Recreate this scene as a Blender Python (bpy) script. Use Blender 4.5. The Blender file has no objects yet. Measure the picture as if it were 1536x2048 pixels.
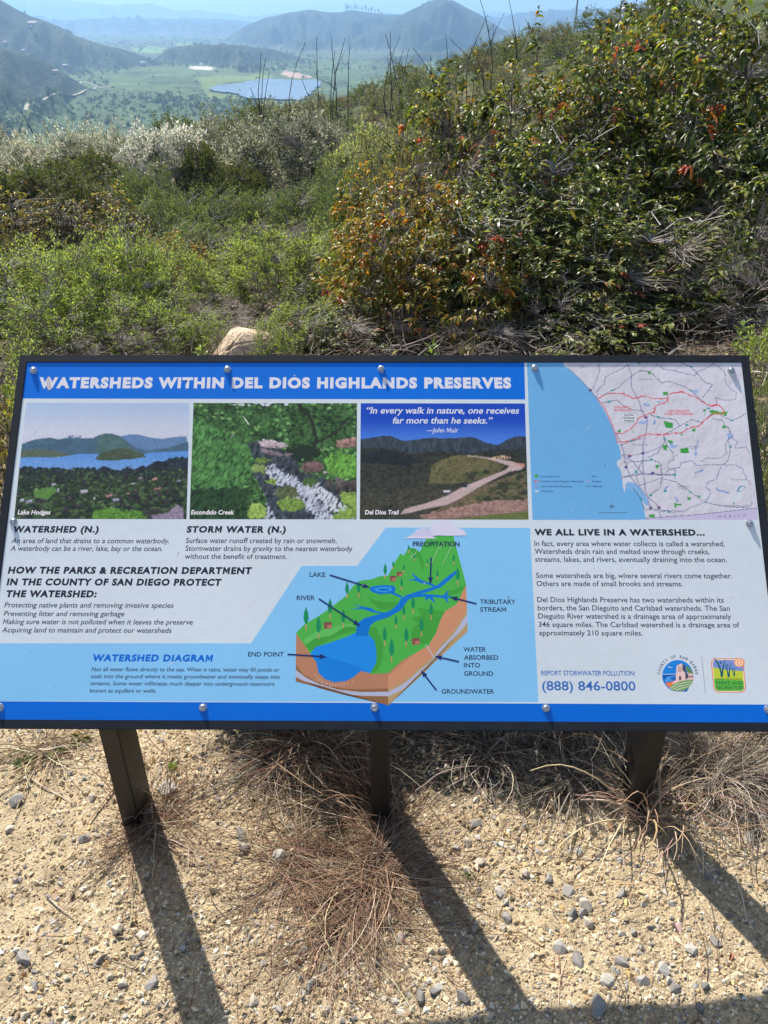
import bpy, math, random
import numpy as np
import bmesh
from mathutils import Vector, Matrix

# ------------------------------------------------------------------ camera, sun, sky, exposure
sc = bpy.context.scene
col = sc.collection
FPX, PITCH, YAW, ROLL = 1641.0, 0.54773, 0.009096, 0.003009
CAM = np.array([0.0158, 0.0052, 1.6625])

def _rot(v, k, t):
    return v*math.cos(t) + np.cross(k, v)*math.sin(t) + k*(k@v)*(1-math.cos(t))
_f = np.array([0, math.cos(PITCH), -math.sin(PITCH)]); _u = np.array([0, math.sin(PITCH), math.cos(PITCH)]); _r = np.array([1., 0, 0])
_z = np.array([0, 0, 1.])
_f, _u, _r = [_rot(q, _z, YAW) for q in (_f, _u, _r)]
_u, _r = _rot(_u, _f, ROLL), _rot(_r, _f, ROLL)

cam_data = bpy.data.cameras.new('camera')
cam = bpy.data.objects.new('camera', cam_data)
col.objects.link(cam)
m = Matrix(((_r[0], _u[0], -_f[0], CAM[0]), (_r[1], _u[1], -_f[1], CAM[1]), (_r[2], _u[2], -_f[2], CAM[2]), (0, 0, 0, 1)))
cam.matrix_world = m
cam_data.sensor_fit = 'VERTICAL'
cam_data.sensor_height = 24.0
cam_data.lens = 24.0*FPX/2048.0
cam_data.clip_start = 0.05
cam_data.clip_end = 60000
sc.camera = cam

SUN_EL, SUN_AZ = math.radians(49.0), math.radians(-28.0)     # azimuth from +Y, clockwise positive
sun_dir = Vector((math.sin(SUN_AZ)*math.cos(SUN_EL), math.cos(SUN_AZ)*math.cos(SUN_EL), math.sin(SUN_EL)))
sl = bpy.data.lights.new('sun', 'SUN'); sl.energy = 5.0; sl.angle = math.radians(0.5); sl.color = (1.0, 0.94, 0.85)
so = bpy.data.objects.new('sun', sl); col.objects.link(so)
so.rotation_euler = sun_dir.to_track_quat('Z', 'Y').to_euler()

world = bpy.data.worlds.new('World'); sc.world = world; world.use_nodes = True
wn = world.node_tree.nodes; wl = world.node_tree.links
sky = wn.new('ShaderNodeTexSky'); sky.sky_type = 'NISHITA'; sky.sun_disc = False
sky.sun_elevation = SUN_EL; sky.sun_rotation = SUN_AZ
sky.air_density = 1.0; sky.dust_density = 2.0; sky.ozone_density = 1.5
bg = wn['Background']; bg.inputs['Strength'].default_value = 0.085
wl.new(sky.outputs[0], bg.inputs[0])
sc.view_settings.view_transform = 'Standard'; sc.view_settings.look = 'None'
sc.view_settings.gamma = 1; sc.view_settings.use_curve_mapping = False
sc.view_settings.exposure = 0.72
sc.render.engine = 'CYCLES'
sc.cycles.use_denoising = True
try:
    sc.cycles.denoising_prefilter = 'ACCURATE'
except Exception:
    pass
sc.cycles.max_bounces = 8; sc.cycles.diffuse_bounces = 3; sc.cycles.glossy_bounces = 2
sc.cycles.transmission_bounces = 4; sc.cycles.transparent_max_bounces = 8; sc.cycles.volume_bounces = 1
sc.cycles.sample_clamp_indirect = 6.0

# ------------------------------------------------------------------ measuring helpers
def ray(px, py):
    return _f + _r*((px-768)/FPX) + _u*((1024-py)/FPX)
def project(P):
    d = np.asarray(P, float) - CAM
    w = np.maximum(d@_f, 1e-3)
    return 768+FPX*(d@_r)/w, 1024-FPX*(d@_u)/w
def at_y(px, py, Y):
    r = ray(px, py); return CAM + r*((Y-CAM[1])/r[1])
def at_z(px, py, Z):
    r = ray(px, py); return CAM + r*((Z-CAM[2])/r[2])
def at_x(px, py, X):
    r = ray(px, py); return CAM + r*((X-CAM[0])/r[0])

def srgb(*c):
    c = np.array(c[:3], float)/255.
    return np.where(c <= .04045, c/12.92, ((c+.055)/1.055)**2.4)
def hx(a):
    return np.array(a, float)

# ------------------------------------------------------------------ numpy noise
def _h(ix, iy, s):
    with np.errstate(over='ignore'):
        n = (ix.astype(np.int64)*374761393 + iy.astype(np.int64)*668265263 + s*974634777) & 0xffffffff
        n = ((n ^ (n >> 13))*1274126177) & 0xffffffff
        n = (n ^ (n >> 16)) & 0xffffffff
    return n/4294967295.0
def vnoise(x, y, s=0):
    x = np.asarray(x, float); y = np.asarray(y, float)
    ix = np.floor(x); iy = np.floor(y); fx = x-ix; fy = y-iy
    fx = fx*fx*(3-2*fx); fy = fy*fy*(3-2*fy)
    a = _h(ix, iy, s); b = _h(ix+1, iy, s); c = _h(ix, iy+1, s); d = _h(ix+1, iy+1, s)
    return (a*(1-fx)+b*fx)*(1-fy) + (c*(1-fx)+d*fx)*fy
def fbm(x, y, s=0, o=4, g=.5):
    t = 0; a = 1; n = 0
    for i in range(o):
        t = t + a*vnoise(x*2**i, y*2**i, s+i*17); n += a; a *= g
    return t/n*2-1          # about -1..1
def sm(a, b, x):
    t = np.clip((x-a)/(b-a), 0, 1); return t*t*(3-2*t)
def inpoly(X, Y, P):
    r = np.zeros(np.shape(X), bool); n = len(P)
    for i in range(n):
        x0, y0 = P[i]; x1, y1 = P[(i+1) % n]
        if y0 == y1: continue
        c = ((y0 > Y) != (y1 > Y)) & (X < (x1-x0)*(Y-y0)/(y1-y0)+x0)
        r ^= c
    return r
def dline(X, Y, P):
    d = np.full(np.shape(X), 1e9)
    for (x0, y0), (x1, y1) in zip(P[:-1], P[1:]):
        vx, vy = x1-x0, y1-y0; L = vx*vx+vy*vy+1e-9
        t = np.clip(((X-x0)*vx+(Y-y0)*vy)/L, 0, 1)
        d = np.minimum(d, np.hypot(X-x0-t*vx, Y-y0-t*vy))
    return d

# ------------------------------------------------------------------ materials
MATS = {}
def mat(name, rough=.8, spec=.3, color=None, attr=None, metal=0., bump=None, transl=0., mottle=None, tint=(1.5, 1.45, .7), coat=0.):
    if name in MATS: return MATS[name]
    mt = bpy.data.materials.new(name); mt.use_nodes = True
    N = mt.node_tree.nodes; L = mt.node_tree.links
    b = N['Principled BSDF']; b.inputs['Roughness'].default_value = rough
    b.inputs['Specular IOR Level'].default_value = spec; b.inputs['Metallic'].default_value = metal
    b.inputs['Coat Weight'].default_value = coat
    tc = N.new('ShaderNodeTexCoord')
    src = None
    if attr:
        a = N.new('ShaderNodeAttribute'); a.attribute_name = attr; src = a.outputs['Color']
    elif color is not None:
        r = N.new('ShaderNodeRGB'); r.outputs[0].default_value = (*color, 1); src = r.outputs[0]
    if mottle:
        for sc_, amt in mottle:
            nz = N.new('ShaderNodeTexNoise'); nz.inputs['Scale'].default_value = sc_; nz.inputs['Detail'].default_value = 4
            L.new(tc.outputs['Object'], nz.inputs['Vector'])
            mr = N.new('ShaderNodeMapRange'); mr.inputs[1].default_value = .3; mr.inputs[2].default_value = .7
            mr.inputs[3].default_value = 1-amt; mr.inputs[4].default_value = 1+amt
            L.new(nz.outputs['Fac'], mr.inputs[0])
            vm = N.new('ShaderNodeVectorMath'); vm.operation = 'SCALE'
            L.new(src, vm.inputs[0]); L.new(mr.outputs[0], vm.inputs['Scale']); src = vm.outputs[0]
    L.new(src, b.inputs['Base Color'])
    if bump:
        prev = None
        for sc_, st, dist in bump:
            nz = N.new('ShaderNodeTexNoise'); nz.inputs['Scale'].default_value = sc_; nz.inputs['Detail'].default_value = 5
            L.new(tc.outputs['Object'], nz.inputs['Vector'])
            bp = N.new('ShaderNodeBump'); bp.inputs['Strength'].default_value = st; bp.inputs['Distance'].default_value = dist
            L.new(nz.outputs['Fac'], bp.inputs['Height'])
            if prev: L.new(prev, bp.inputs['Normal'])
            prev = bp.outputs[0]
        L.new(prev, b.inputs['Normal'])
    if transl > 0:
        t = N.new('ShaderNodeBsdfTranslucent')
        vm = N.new('ShaderNodeVectorMath'); vm.operation = 'MULTIPLY'; vm.inputs[1].default_value = tint
        L.new(src, vm.inputs[0]); L.new(vm.outputs[0], t.inputs[0])
        mx = N.new('ShaderNodeMixShader'); mx.inputs[0].default_value = transl
        L.new(b.outputs[0], mx.inputs[1]); L.new(t.outputs[0], mx.inputs[2])
        L.new(mx.outputs[0], N['Material Output'].inputs[0])
    MATS[name] = mt
    return mt

# ------------------------------------------------------------------ mesh helpers
def mesh_np(name, V, F, mt, colr=None, smooth=False):
    """F: list of (n,k) int arrays"""
    if isinstance(F, np.ndarray): F = [F]
    me = bpy.data.meshes.new(name)
    V = np.asarray(V, np.float32)
    me.vertices.add(len(V)); me.vertices.foreach_set('co', V.ravel())
    nl = sum(f.size for f in F); nf = sum(len(f) for f in F)
    me.loops.add(nl); me.polygons.add(nf)
    li = np.concatenate([f.ravel() for f in F]).astype(np.int32)
    tot = np.concatenate([np.full(len(f), f.shape[1]) for f in F]).astype(np.int32)
    st = np.concatenate([[0], np.cumsum(tot)[:-1]]).astype(np.int32)
    me.loops.foreach_set('vertex_index', li)
    me.polygons.foreach_set('loop_start', st); me.polygons.foreach_set('loop_total', tot)
    me.polygons.foreach_set('use_smooth', np.full(nf, smooth))
    me.update(calc_edges=True)
    if colr is not None:
        a = me.color_attributes.new('col', 'FLOAT_COLOR', 'POINT')
        c = np.ones((len(V), 4), np.float32); c[:, :3] = colr
        a.data.foreach_set('color', c.ravel())
    me.materials.append(mt)
    return me
def link(name, me, parent=None, loc=None):
    o = bpy.data.objects.new(name, me); col.objects.link(o)
    if parent is not None: o.parent = parent
    if loc is not None: o.location = loc
    return o
def tag(o, label=None, cat=None, group=None, kind=None):
    if label: o['label'] = label
    if cat: o['category'] = cat
    if group: o['group'] = group
    if kind: o['kind'] = kind
    return o
def empty(name, loc, rz=0, **k):
    o = bpy.data.objects.new(name, None); col.objects.link(o); o.location = loc; o.rotation_euler = (0, 0, rz)
    o.empty_display_size = .1
    return tag(o, **k)
def box_mesh(name, x0, x1, y0, y1, z0, z1, mt, bevel=0.):
    import bmesh
    bm = bmesh.new(); bmesh.ops.create_cube(bm, size=1)
    for v in bm.verts:
        v.co = Vector(((x0+x1)/2+v.co.x*(x1-x0), (y0+y1)/2+v.co.y*(y1-y0), (z0+z1)/2+v.co.z*(z1-z0)))
    if bevel: bmesh.ops.bevel(bm, geom=bm.edges[:], offset=bevel, segments=2, affect='EDGES')
    me = bpy.data.meshes.new(name); bm.to_mesh(me); bm.free(); me.materials.append(mt); return me

def nrm(a):
    return a/np.maximum(np.linalg.norm(a, axis=-1, keepdims=True), 1e-9)
def tubes(P, R, C, k=3):
    """P (m,n,3) R (m,n) C (m,3) or (m,n,3) -> V, F, col"""
    m_, n_ = P.shape[:2]
    T = np.gradient(P, axis=1); T = nrm(T)
    ref = np.where(np.abs(T[:, :, 2:3]) > .9, np.array([1., 0, 0]), np.array([0, 0, 1.]))
    A = nrm(np.cross(T, ref)); B = np.cross(T, A)
    V = []
    for j in range(k):
        a = 2*math.pi*j/k
        V.append(P + R[..., None]*(math.cos(a)*A+math.sin(a)*B))
    V = np.stack(V, 2)      # m,n,k,3
    idx = np.arange(m_*n_*k).reshape(m_, n_, k)
    F = []
    for j in range(k):
        j2 = (j+1) % k
        F.append(np.stack([idx[:, :-1, j], idx[:, :-1, j2], idx[:, 1:, j2], idx[:, 1:, j]], -1).reshape(-1, 4))
    C = np.asarray(C)
    if C.ndim == 2: C = np.repeat(C[:, None], n_, 1)
    return V.reshape(-1, 3), np.concatenate(F), np.repeat(C.reshape(-1, 3), k, 0)
def merge(parts):
    Vs, Fs, Cs = [], {}, []; off = 0
    for V, F, C in parts:
        Vs.append(V); Cs.append(C)
        for f in (F if isinstance(F, list) else [F]):
            Fs.setdefault(f.shape[1], []).append(f+off)
        off += len(V)
    return np.concatenate(Vs), [np.concatenate(v) for v in Fs.values()], np.concatenate(Cs)
def big_leaves(b, d, L, W, C, rng, droop=.6, fold=.35):
    """pointed, folded, drooping leaves, 8 triangles each"""
    n = len(b); d = nrm(d)
    s = nrm(np.cross(d, np.array([0, 0, 1.]) + rng.normal(0, .5, (n, 3)))); u = np.cross(s, d)
    L = L[:, None]; W = W[:, None]*rng.uniform(.75, 1.2, (n, 1))
    down = np.array([0, 0, -1.])
    def cpt(t): return b + d*L*t*(1-.35*t*droop) + down*L*droop*t*t*.75
    c0, c1, c2, c3 = cpt(0), cpt(.33), cpt(.68), cpt(1.)
    fo = u*W*fold
    V = np.stack([c0, c1, c2, c3, c1+s*W*.5+fo, c1-s*W*.5+fo, c2+s*W*.36+fo*.7, c2-s*W*.36+fo*.7], 1)
    t = np.array([[0, 4, 1], [0, 1, 5], [1, 4, 6], [1, 6, 2], [1, 2, 7], [1, 7, 5], [2, 6, 3], [2, 3, 7]])
    F = (np.arange(n)[:, None, None]*8 + t[None]).reshape(-1, 3)
    return V.reshape(-1, 3), F, np.repeat(C, 8, 0)
def small_leaves(b, d, L, W, C, rng, fold=.25):
    n = len(b); d = nrm(d)
    s = nrm(np.cross(d, rng.normal(0, 1, (n, 3)))); u = np.cross(s, d)
    L = L[:, None]; W = W[:, None]
    V = np.stack([b, b+d*L*.45+s*W*.5+u*W*fold, b+d*L, b+d*L*.45-s*W*.5+u*W*fold], 1)
    t = np.array([[0, 1, 2], [0, 2, 3]])
    F = (np.arange(n)[:, None, None]*4 + t[None]).reshape(-1, 3)
    return V.reshape(-1, 3), F, np.repeat(C, 4, 0)
def palette(n, cols, wts, rng, jit=.15, hue=.3):
    cols = np.array(cols); i = rng.choice(len(cols), n, p=np.array(wts)/sum(wts))
    return np.clip(cols[i]*(1+rng.normal(0, jit, (n, 1)))*(1+rng.normal(0, jit*hue, (n, 3))), .004, .9)
# ------------------------------------------------------------------ ground height
_yz = np.array([(-300, -6), (-60, .4), (-10, 0), (3.4, 0), (5, -.10), (7, -.40), (10, -.95), (18, -1.75), (30, -2.7), (60, -3.4), (80, -4.2), (110, -9), (200, -34), (500, -92), (1000, -142), (1300, -150), (20000, -150)], float)
_sx = np.array([(-20, .0), (0, .06), (4, .07), (10, .09), (20, .13), (40, .22), (80, .29), (300, .29), (1200, .1), (3000, 0)], float)
def near_z(x, y):
    z = np.interp(y, _yz[:, 0], _yz[:, 1])
    s = np.interp(y, _sx[:, 0], _sx[:, 1])
    left = np.interp(y, [0, 30, 80], [.3, .45, 1.0])
    xr = 70*np.tanh(np.maximum(x, 0)/70); xl = 60*np.tanh(np.minimum(x, 0)/60)*left
    xl = np.where(y < 4, xl*.5, xl)
    return z + s*(xr+xl)
# ridges: distance, front slope, back slope, silhouette measured on the photograph
RIDGES = [
    (15000, .16, .2, [(-600, -10), (-100, -4), (0, -12), (60, -6), (120, -1), (170, 3), (215, 9), (250, 7), (300, 6), (345, 18), (370, 20), (390, 18), (430, 24), (470, 27), (520, 30), (560, 24), (600, 30), (700, 24), (900, 22), (1300, 26), (2200, 20)]),
    (9000, .10, .2, [(-600, 22), (0, 30), (130, 42), (170, 38), (250, 34), (330, 38), (400, 36), (470, 40), (520, 46), (600, 60), (760, 60), (900, 40), (960, 33), (1000, 35), (1030, 28), (1070, 22), (1300, 15), (2200, 5)]),
    (3100, .23, .3, [(-900, -90), (-400, -60), (-60, -25), (0, 0), (30, 18), (60, 32), (90, 42), (120, 54), (150, 70), (185, 84), (215, 92), (240, 97), (270, 106), (300, 118), (340, 135), (380, 150)]),
    (2050, .15, .35, [(-900, 20), (-300, 70), (-60, 88), (0, 96), (40, 104), (80, 118), (110, 134), (140, 152), (165, 168), (190, 182), (230, 205)]),
    (3350, .13, .3, [(290, 150), (310, 118), (335, 97), (370, 90), (400, 88), (450, 90), (500, 92), (550, 99), (590, 112), (640, 122), (720, 118), (800, 112), (900, 100), (1100, 90), (2000, 60)]),
    (5600, .16, .3, [(400, 100), (440, 86), (460, 72), (490, 52), (530, 35), (555, 31), (580, 24), (620, 19), (660, 25), (685, 24), (700, 20), (730, 24), (760, 28), (790, 29), (830, 31), (900, 45), (1000, 60)]),
    (4700, .20, .35, [(650, 100), (700, 78), (740, 62), (770, 46), (800, 31), (820, 21), (838, 12), (856, 3), (872, 0), (905, 1), (930, 14), (958, 28), (985, 46), (1010, 62), (1060, 74), (1200, 66), (2000, 40)]),
]
def _az(px, D):
    P = np.array([at_y(a, b, D) for a, b in px]); return np.arctan2(P[:, 0], P[:, 1]), P[:, 2]
_R = []
for D, sf, sb, px in RIDGES:
    a, z = _az(px, D); _R.append((D, sf, sb, a, z))
def ground_z(x, y):
    x = np.asarray(x, float); y = np.asarray(y, float)
    r = np.hypot(x, y); az = np.arctan2(x, y)
    zn = near_z(x, y) + fbm(x/9, y/9, 3)*.25*sm(6, 20, r) + fbm(x/60, y/60, 5)*3.0*sm(70, 300, r) + fbm(x/2.3, y/2.3, 8, 3)*.08*sm(3.5, 7, r)
    zn = np.where(r > 900, np.maximum(zn, -150), zn)
    zf = np.full(x.shape, -150.0)
    for i, (D, sf, sb, A, Z) in enumerate(_R):
        c = np.interp(az, A, Z, left=Z[0], right=Z[-1])
        if i in (2, 3): c = np.where(az > A[-1], -400, c)
        if i in (4, 5, 6): c = np.where(az < A[0], -400, c)
        yy = y
        d = D - yy
        gul = (1-np.abs(fbm(az*30*(D/4000)**.5+.35*fbm(x/400, y/400, 90+i, 2), yy/700., 40+i, 5))*2.4)
        wob = fbm(x/(D*.06), y/(D*.06), 50+i, 4)
        dd = np.maximum(np.abs(d)-D*.004, 0)
        h = c - dd*np.where(d > 0, sf, sb)*(1+.55*wob)*1.0 + (gul-.62)*np.minimum(dd*.42, D*.026)
        zf = np.maximum(zf, h)
    zf = zf + fbm(x/70, y/70, 77, 3)*3.0*sm(-149, -138, zf)
    w = sm(700, 1200, r)
    return zn*(1-w) + np.maximum(zf, zn)*w
def gz(x, y):
    return float(ground_z(np.array([x]), np.array([y]))[0])
def gp(px, py, lo=.3, hi=400):
    """where the sight line through a photo pixel meets the ground"""
    r = ray(px, py); t = np.geomspace(lo, hi, 4000)
    P = CAM + r*t[:, None]; z = ground_z(P[:, 0], P[:, 1]); k = np.argmax(P[:, 2] < z)
    if P[k, 2] >= z[k]: k = len(t)-1
    return P[k]

# ------------------------------------------------------------------ the terrain sheet
def build_terrain():
    a1 = np.radians(np.arange(-36, 36.01, .15)); a2 = np.radians(np.linspace(36, 324, 90)[1:-1])
    az = np.concatenate([a1, a2])
    rr = np.concatenate([np.geomspace(.4, 30, 90), np.geomspace(30, 1200, 140)[1:], np.linspace(1200, 6200, 250)[1:], np.geomspace(6200, 19000, 70)[1:]])
    A, Rr = np.meshgrid(az, rr, indexing='ij')
    # shift the rings to lines of equal forward distance in view so that crests stay crisp
    k = np.where(np.abs(A) < math.radians(37), 1/np.maximum(np.cos(A), .5), 1/math.cos(math.radians(37)))
    X = np.sin(A)*Rr*k; Y = np.cos(A)*Rr*k
    Z = ground_z(X, Y)
    Zs = Z - .05*(1-sm(4.4, 5.2, np.hypot(X, Y)))
    na, nr = X.shape
    idx = np.arange(na*nr).reshape(na, nr); nx = np.roll(idx, -1, 0)
    F = np.stack([idx[:, :-1], idx[:, 1:], nx[:, 1:], nx[:, :-1]], -1).reshape(-1, 4)
    V = np.stack([X, Y, Zs], -1).reshape(-1, 3)
    # centre fan
    V = np.vstack([V, [[0, 0, -.05]]]); F3 = np.stack([idx[:, 0], nx[:, 0], np.full(na, na*nr)], -1)
    x, y, z = V.T; r = np.hypot(x, y)
    px, py = project(V)
    n1 = fbm(x/6, y/6, 11); n2 = fbm(x/60, y/60, 12); n3 = fbm(x/25, y/25, 14)
    sand = hx((.40, .32, .205)); litter = hx((.135, .105, .07)); scrub = hx((.065, .085, .035)); dry = hx((.16, .14, .08))
    C = np.zeros((len(V), 3)); C[:] = litter
    C = C*(1+.3*n1[:, None])
    w = sm(3.3, 4.6, r + n1*.5 + .3*fbm(x*2, y*2, 9))[:, None]; C = sand*(1-w) + C*w
    w = (1-sm(.2, .5, np.hypot(x+1.35, (y-4.75)*1.3)))[:, None]; C = C*(1-w)+sand*w
    w = sm(25, 60, r)[:, None]; C = C*(1-w) + w*(scrub*(1+.5*n1[:, None]) + .35*(dry-scrub)*np.clip(n3[:, None], 0, 1))
    # far land: scrubby hills
    hill = hx((.030, .044, .024))*np.clip(1+.6*n2+.5*n3+.4*fbm(x/12, y/12, 27), .3, 2)[:, None] + np.clip(fbm(x/150, y/150, 21)[:, None], 0, 1)*hx((.06, .05, .02))
    w = sm(600, 1400, r)[:, None]; C = C*(1-w)+hill*w
    flat = (z < -146.5) & (r > 1100)
    marsh = hx((.085, .125, .042))*np.clip(1+.5*n2+.5*fbm(x/15, y/15, 31)+.5*fbm(x/45, y/110, 33), .35, 2)[:, None]
    wood = hx((.045, .07, .03))*(1+.4*n3)[:, None]
    fl = flat & (r < 3600)
    C[fl] = marsh[fl]
    C[flat & (r >= 3600)] = (hx((.09, .11, .06))*(1+.5*n3+.4*n2)[:, None])[flat & (r >= 3600)]
    def zone(P, c, soft=.6):
        m_ = inpoly(px+6*fbm(x/60, y/60, 61), py+2*fbm(x/40, y/40, 62), P) & (r > 900)
        C[m_] = (hx(c)*(1+.25*n3+.2*n2)[:, None])[m_]
    zone([(0, 215), (120, 190), (210, 175), (300, 195), (420, 200), (560, 205), (560, 260), (0, 260)], (.075, .11, .04))
    zone([(260, 98), (300, 93), (335, 96), (320, 107), (270, 104)], (.17, .26, .07))
    zone([(350, 86), (380, 83), (392, 89), (352, 92)], (.17, .26, .07))
    zone([(395, 155), (440, 150), (520, 148), (560, 152), (500, 160), (430, 168), (415, 182), (470, 190), (480, 199), (415, 193), (405, 178)], (.15, .20, .055))
    zone([(270, 132), (400, 135), (520, 145), (500, 152), (400, 148), (290, 142)], (.10, .14, .045))
    zone([(560, 146), (575, 141), (600, 147), (626, 155), (600, 158), (570, 152)], (.42, .30, .24))
    zone([(380, 134), (405, 130), (430, 136), (425, 140), (385, 138)], (.55, .50, .42))
    me = mesh_np('terrain', V, [F, F3], mat('terrain', .95, .1, attr='col', mottle=[(.9, .22), (.08, .3)], bump=[(.12, .9, 6.0), (2.5, .5, .12)]), C, smooth=True)
    tag(link('terrain', me), 'dry chaparral hillside falling to a broad valley ringed by hills', kind='structure')
build_terrain()

# fine sheet of sand and gravel round the sign
def sand_z(x, y):
    return ground_z(x, y) + fbm(x*1.7, y*1.7, 201, 3)*.018 + fbm(x*9, y*9, 202, 3)*.006 + fbm(x*40, y*40, 203, 2)*.0022
def build_sand():
    xs = np.arange(-2.6, 2.6, .014); ys = np.arange(-.3, 4.4, .014)
    X, Y = np.meshgrid(xs, ys, indexing='ij'); Z = sand_z(X, Y)
    e = np.minimum(np.minimum(X+2.6, 2.586-X), np.minimum(Y+.3, 4.386-Y)); Z = Z - .09*(1-sm(0, .35, e))
    i = np.arange(X.size).reshape(X.shape)
    F = np.stack([i[:-1, :-1], i[1:, :-1], i[1:, 1:], i[:-1, 1:]], -1).reshape(-1, 4)
    n = fbm(X*3, Y*3, 210).ravel()[:, None]; n2 = fbm(X*30, Y*30, 211, 3).ravel()[:, None]
    C = hx((.42, .335, .215))*(1+.15*n+.3*n2)
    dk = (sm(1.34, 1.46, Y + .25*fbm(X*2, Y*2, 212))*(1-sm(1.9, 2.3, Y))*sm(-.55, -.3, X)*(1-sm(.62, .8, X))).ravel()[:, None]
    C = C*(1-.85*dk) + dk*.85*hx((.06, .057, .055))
    w = sm(2.9, 4.0, Y+.4*fbm(X*2, Y*2, 213)).ravel()[:, None]; C = C*(1-w*.7)+hx((.14, .11, .075))*w*.7
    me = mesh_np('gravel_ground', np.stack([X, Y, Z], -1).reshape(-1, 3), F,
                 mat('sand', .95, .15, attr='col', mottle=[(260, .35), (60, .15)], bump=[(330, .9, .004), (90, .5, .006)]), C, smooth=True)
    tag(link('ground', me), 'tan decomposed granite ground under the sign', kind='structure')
build_sand()

# ------------------------------------------------------------------ water, road
def strip(name, pts, w, zoff, mt, kind='structure', label=None):
    P = np.array(pts, float); V = []
    T = np.gradient(P[:, :2], axis=0); T /= np.linalg.norm(T, axis=1)[:, None]
    for p, t in zip(P, T):
        for s in (-1, 1):
            x, y = p[0]-t[1]*w/2*s, p[1]+t[0]*w/2*s
            V.append((x, y, p[2]+zoff))
    n = len(P); F = np.array([(2*i, 2*i+1, 2*i+3, 2*i+2) for i in range(n-1)])
    o = link(name, mesh_np(name, np.array(V), F, mt)); tag(o, label, kind=kind); return o
def resample(pts, k):
    pts = np.array(pts, float); t = np.arange(len(pts)); u = np.linspace(0, len(pts)-1, k)
    # smooth by averaging two linear passes
    q = np.stack([np.interp(u, t, pts[:, j]) for j in range(pts.shape[1])], 1)
    for _ in range(3): q[1:-1] = (q[:-2]+2*q[1:-1]+q[2:])/4
    return q
lake_px = [(418, 180), (432, 172), (452, 170), (480, 167), (505, 162), (522, 159), (545, 158), (570, 161), (600, 162), (628, 161), (645, 163), (640, 172), (628, 180), (622, 188), (612, 198), (600, 202), (560, 200), (505, 198), (492, 196), (480, 191), (455, 186), (430, 184)]
lq = [at_z(a, b, -149.2) for a, b in lake_px]
lp = resample([(p[0], p[1]) for p in lq]+[(lq[0][0], lq[0][1])], 420)[:-1]
lp = lp + np.stack([fbm(lp[:, 0]/28, lp[:, 1]/28, 6)*9, fbm(lp[:, 0]/28, lp[:, 1]/28, 7)*26], 1)
def _water():
    mt = bpy.data.materials.new('water'); mt.use_nodes = True; N = mt.node_tree.nodes; L = mt.node_tree.links
    b = N['Principled BSDF']; b.inputs['Base Color'].default_value = (.03, .06, .10, 1); b.inputs['Roughness'].default_value = .1; b.inputs['Specular IOR Level'].default_value = .22
    tc = N.new('ShaderNodeTexCoord'); nz = N.new('ShaderNodeTexNoise'); nz.inputs['Scale'].default_value = .05; nz.inputs['Detail'].default_value = 4
    mp = N.new('ShaderNodeMapping'); mp.inputs['Scale'].default_value = (1, 3, 1)
    L.new(tc.outputs['Object'], mp.inputs[0]); L.new(mp.outputs[0], nz.inputs['Vector'])
    bp = N.new('ShaderNodeBump'); bp.inputs['Strength'].default_value = .3; bp.inputs['Distance'].default_value = 1.2
    L.new(nz.outputs['Fac'], bp.inputs['Height']); L.new(bp.outputs[0], b.inputs['Normal'])
    return mt
wm = bpy.data.meshes.new('lake'); wm.from_pydata([(x, y, -147.0) for x, y in lp], [], [list(range(len(lp)))]); wm.materials.append(_water())
tag(link('lake_water', wm), 'calm blue lake in the valley', kind='structure')
def drape(pxs, k=60):
    P = resample([gp(a, b, 800, 6000)[:3] for a, b in pxs], k)
    P[:, 0] += 4*fbm(P[:, 1]/60, P[:, 1]/60, 5)
    P[:, 2] = ground_z(P[:, 0], P[:, 1])
    for _ in range(12): P[1:-1, 2] = (P[:-2, 2]+2*P[1:-1, 2]+P[2:, 2])/4
    return P
pale = mat('pale_road', .9, .2, color=(.34, .31, .23), mottle=[(.05, .25)])
strip('road', drape([(52, 222), (57, 208), (75, 202), (100, 196), (130, 192), (160, 186), (185, 179), (192, 176)]), 7, 1.5, pale, label='pale road curving round the foot of the left hill')
strip('road', drape([(140, 158), (165, 163), (185, 170), (205, 177), (218, 173)]), 5, 1.5, pale, label='pale road along the wooded edge of the valley')
# ------------------------------------------------------------------ haze: one closed box of even air
def build_haze():
    import bmesh
    me = box_mesh('haze', -21000, 21000, -1500, 21000, -215, 560, bpy.data.materials.new('haze'))
    mt = me.materials[0]; mt.use_nodes = True; N = mt.node_tree.nodes; L = mt.node_tree.links
    N.remove(N['Principled BSDF'])
    v = N.new('ShaderNodeVolumePrincipled'); v.inputs['Color'].default_value = (.37, .63, 1.0, 1); v.inputs['Density'].default_value = HAZE
    v.inputs['Anisotropy'].default_value = 0.45
    L.new(v.outputs[0], N['Material Output'].inputs['Volume'])
    tag(link('haze', me), 'pale blue haze over the valley', kind='stuff')
HAZE = 1.3e-4
build_haze()

# ------------------------------------------------------------------ vegetation
leafm = mat('waxy_leaf', .42, .45, attr='col', transl=.36)
leafs = mat('soft_leaf', .6, .25, attr='col', transl=.35)
bloomm = mat('blossom', .7, .2, attr='col', transl=.38, tint=(1.25, 1.22, 1.05))
twigm = mat('twig', .8, .2, attr='col')

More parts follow.
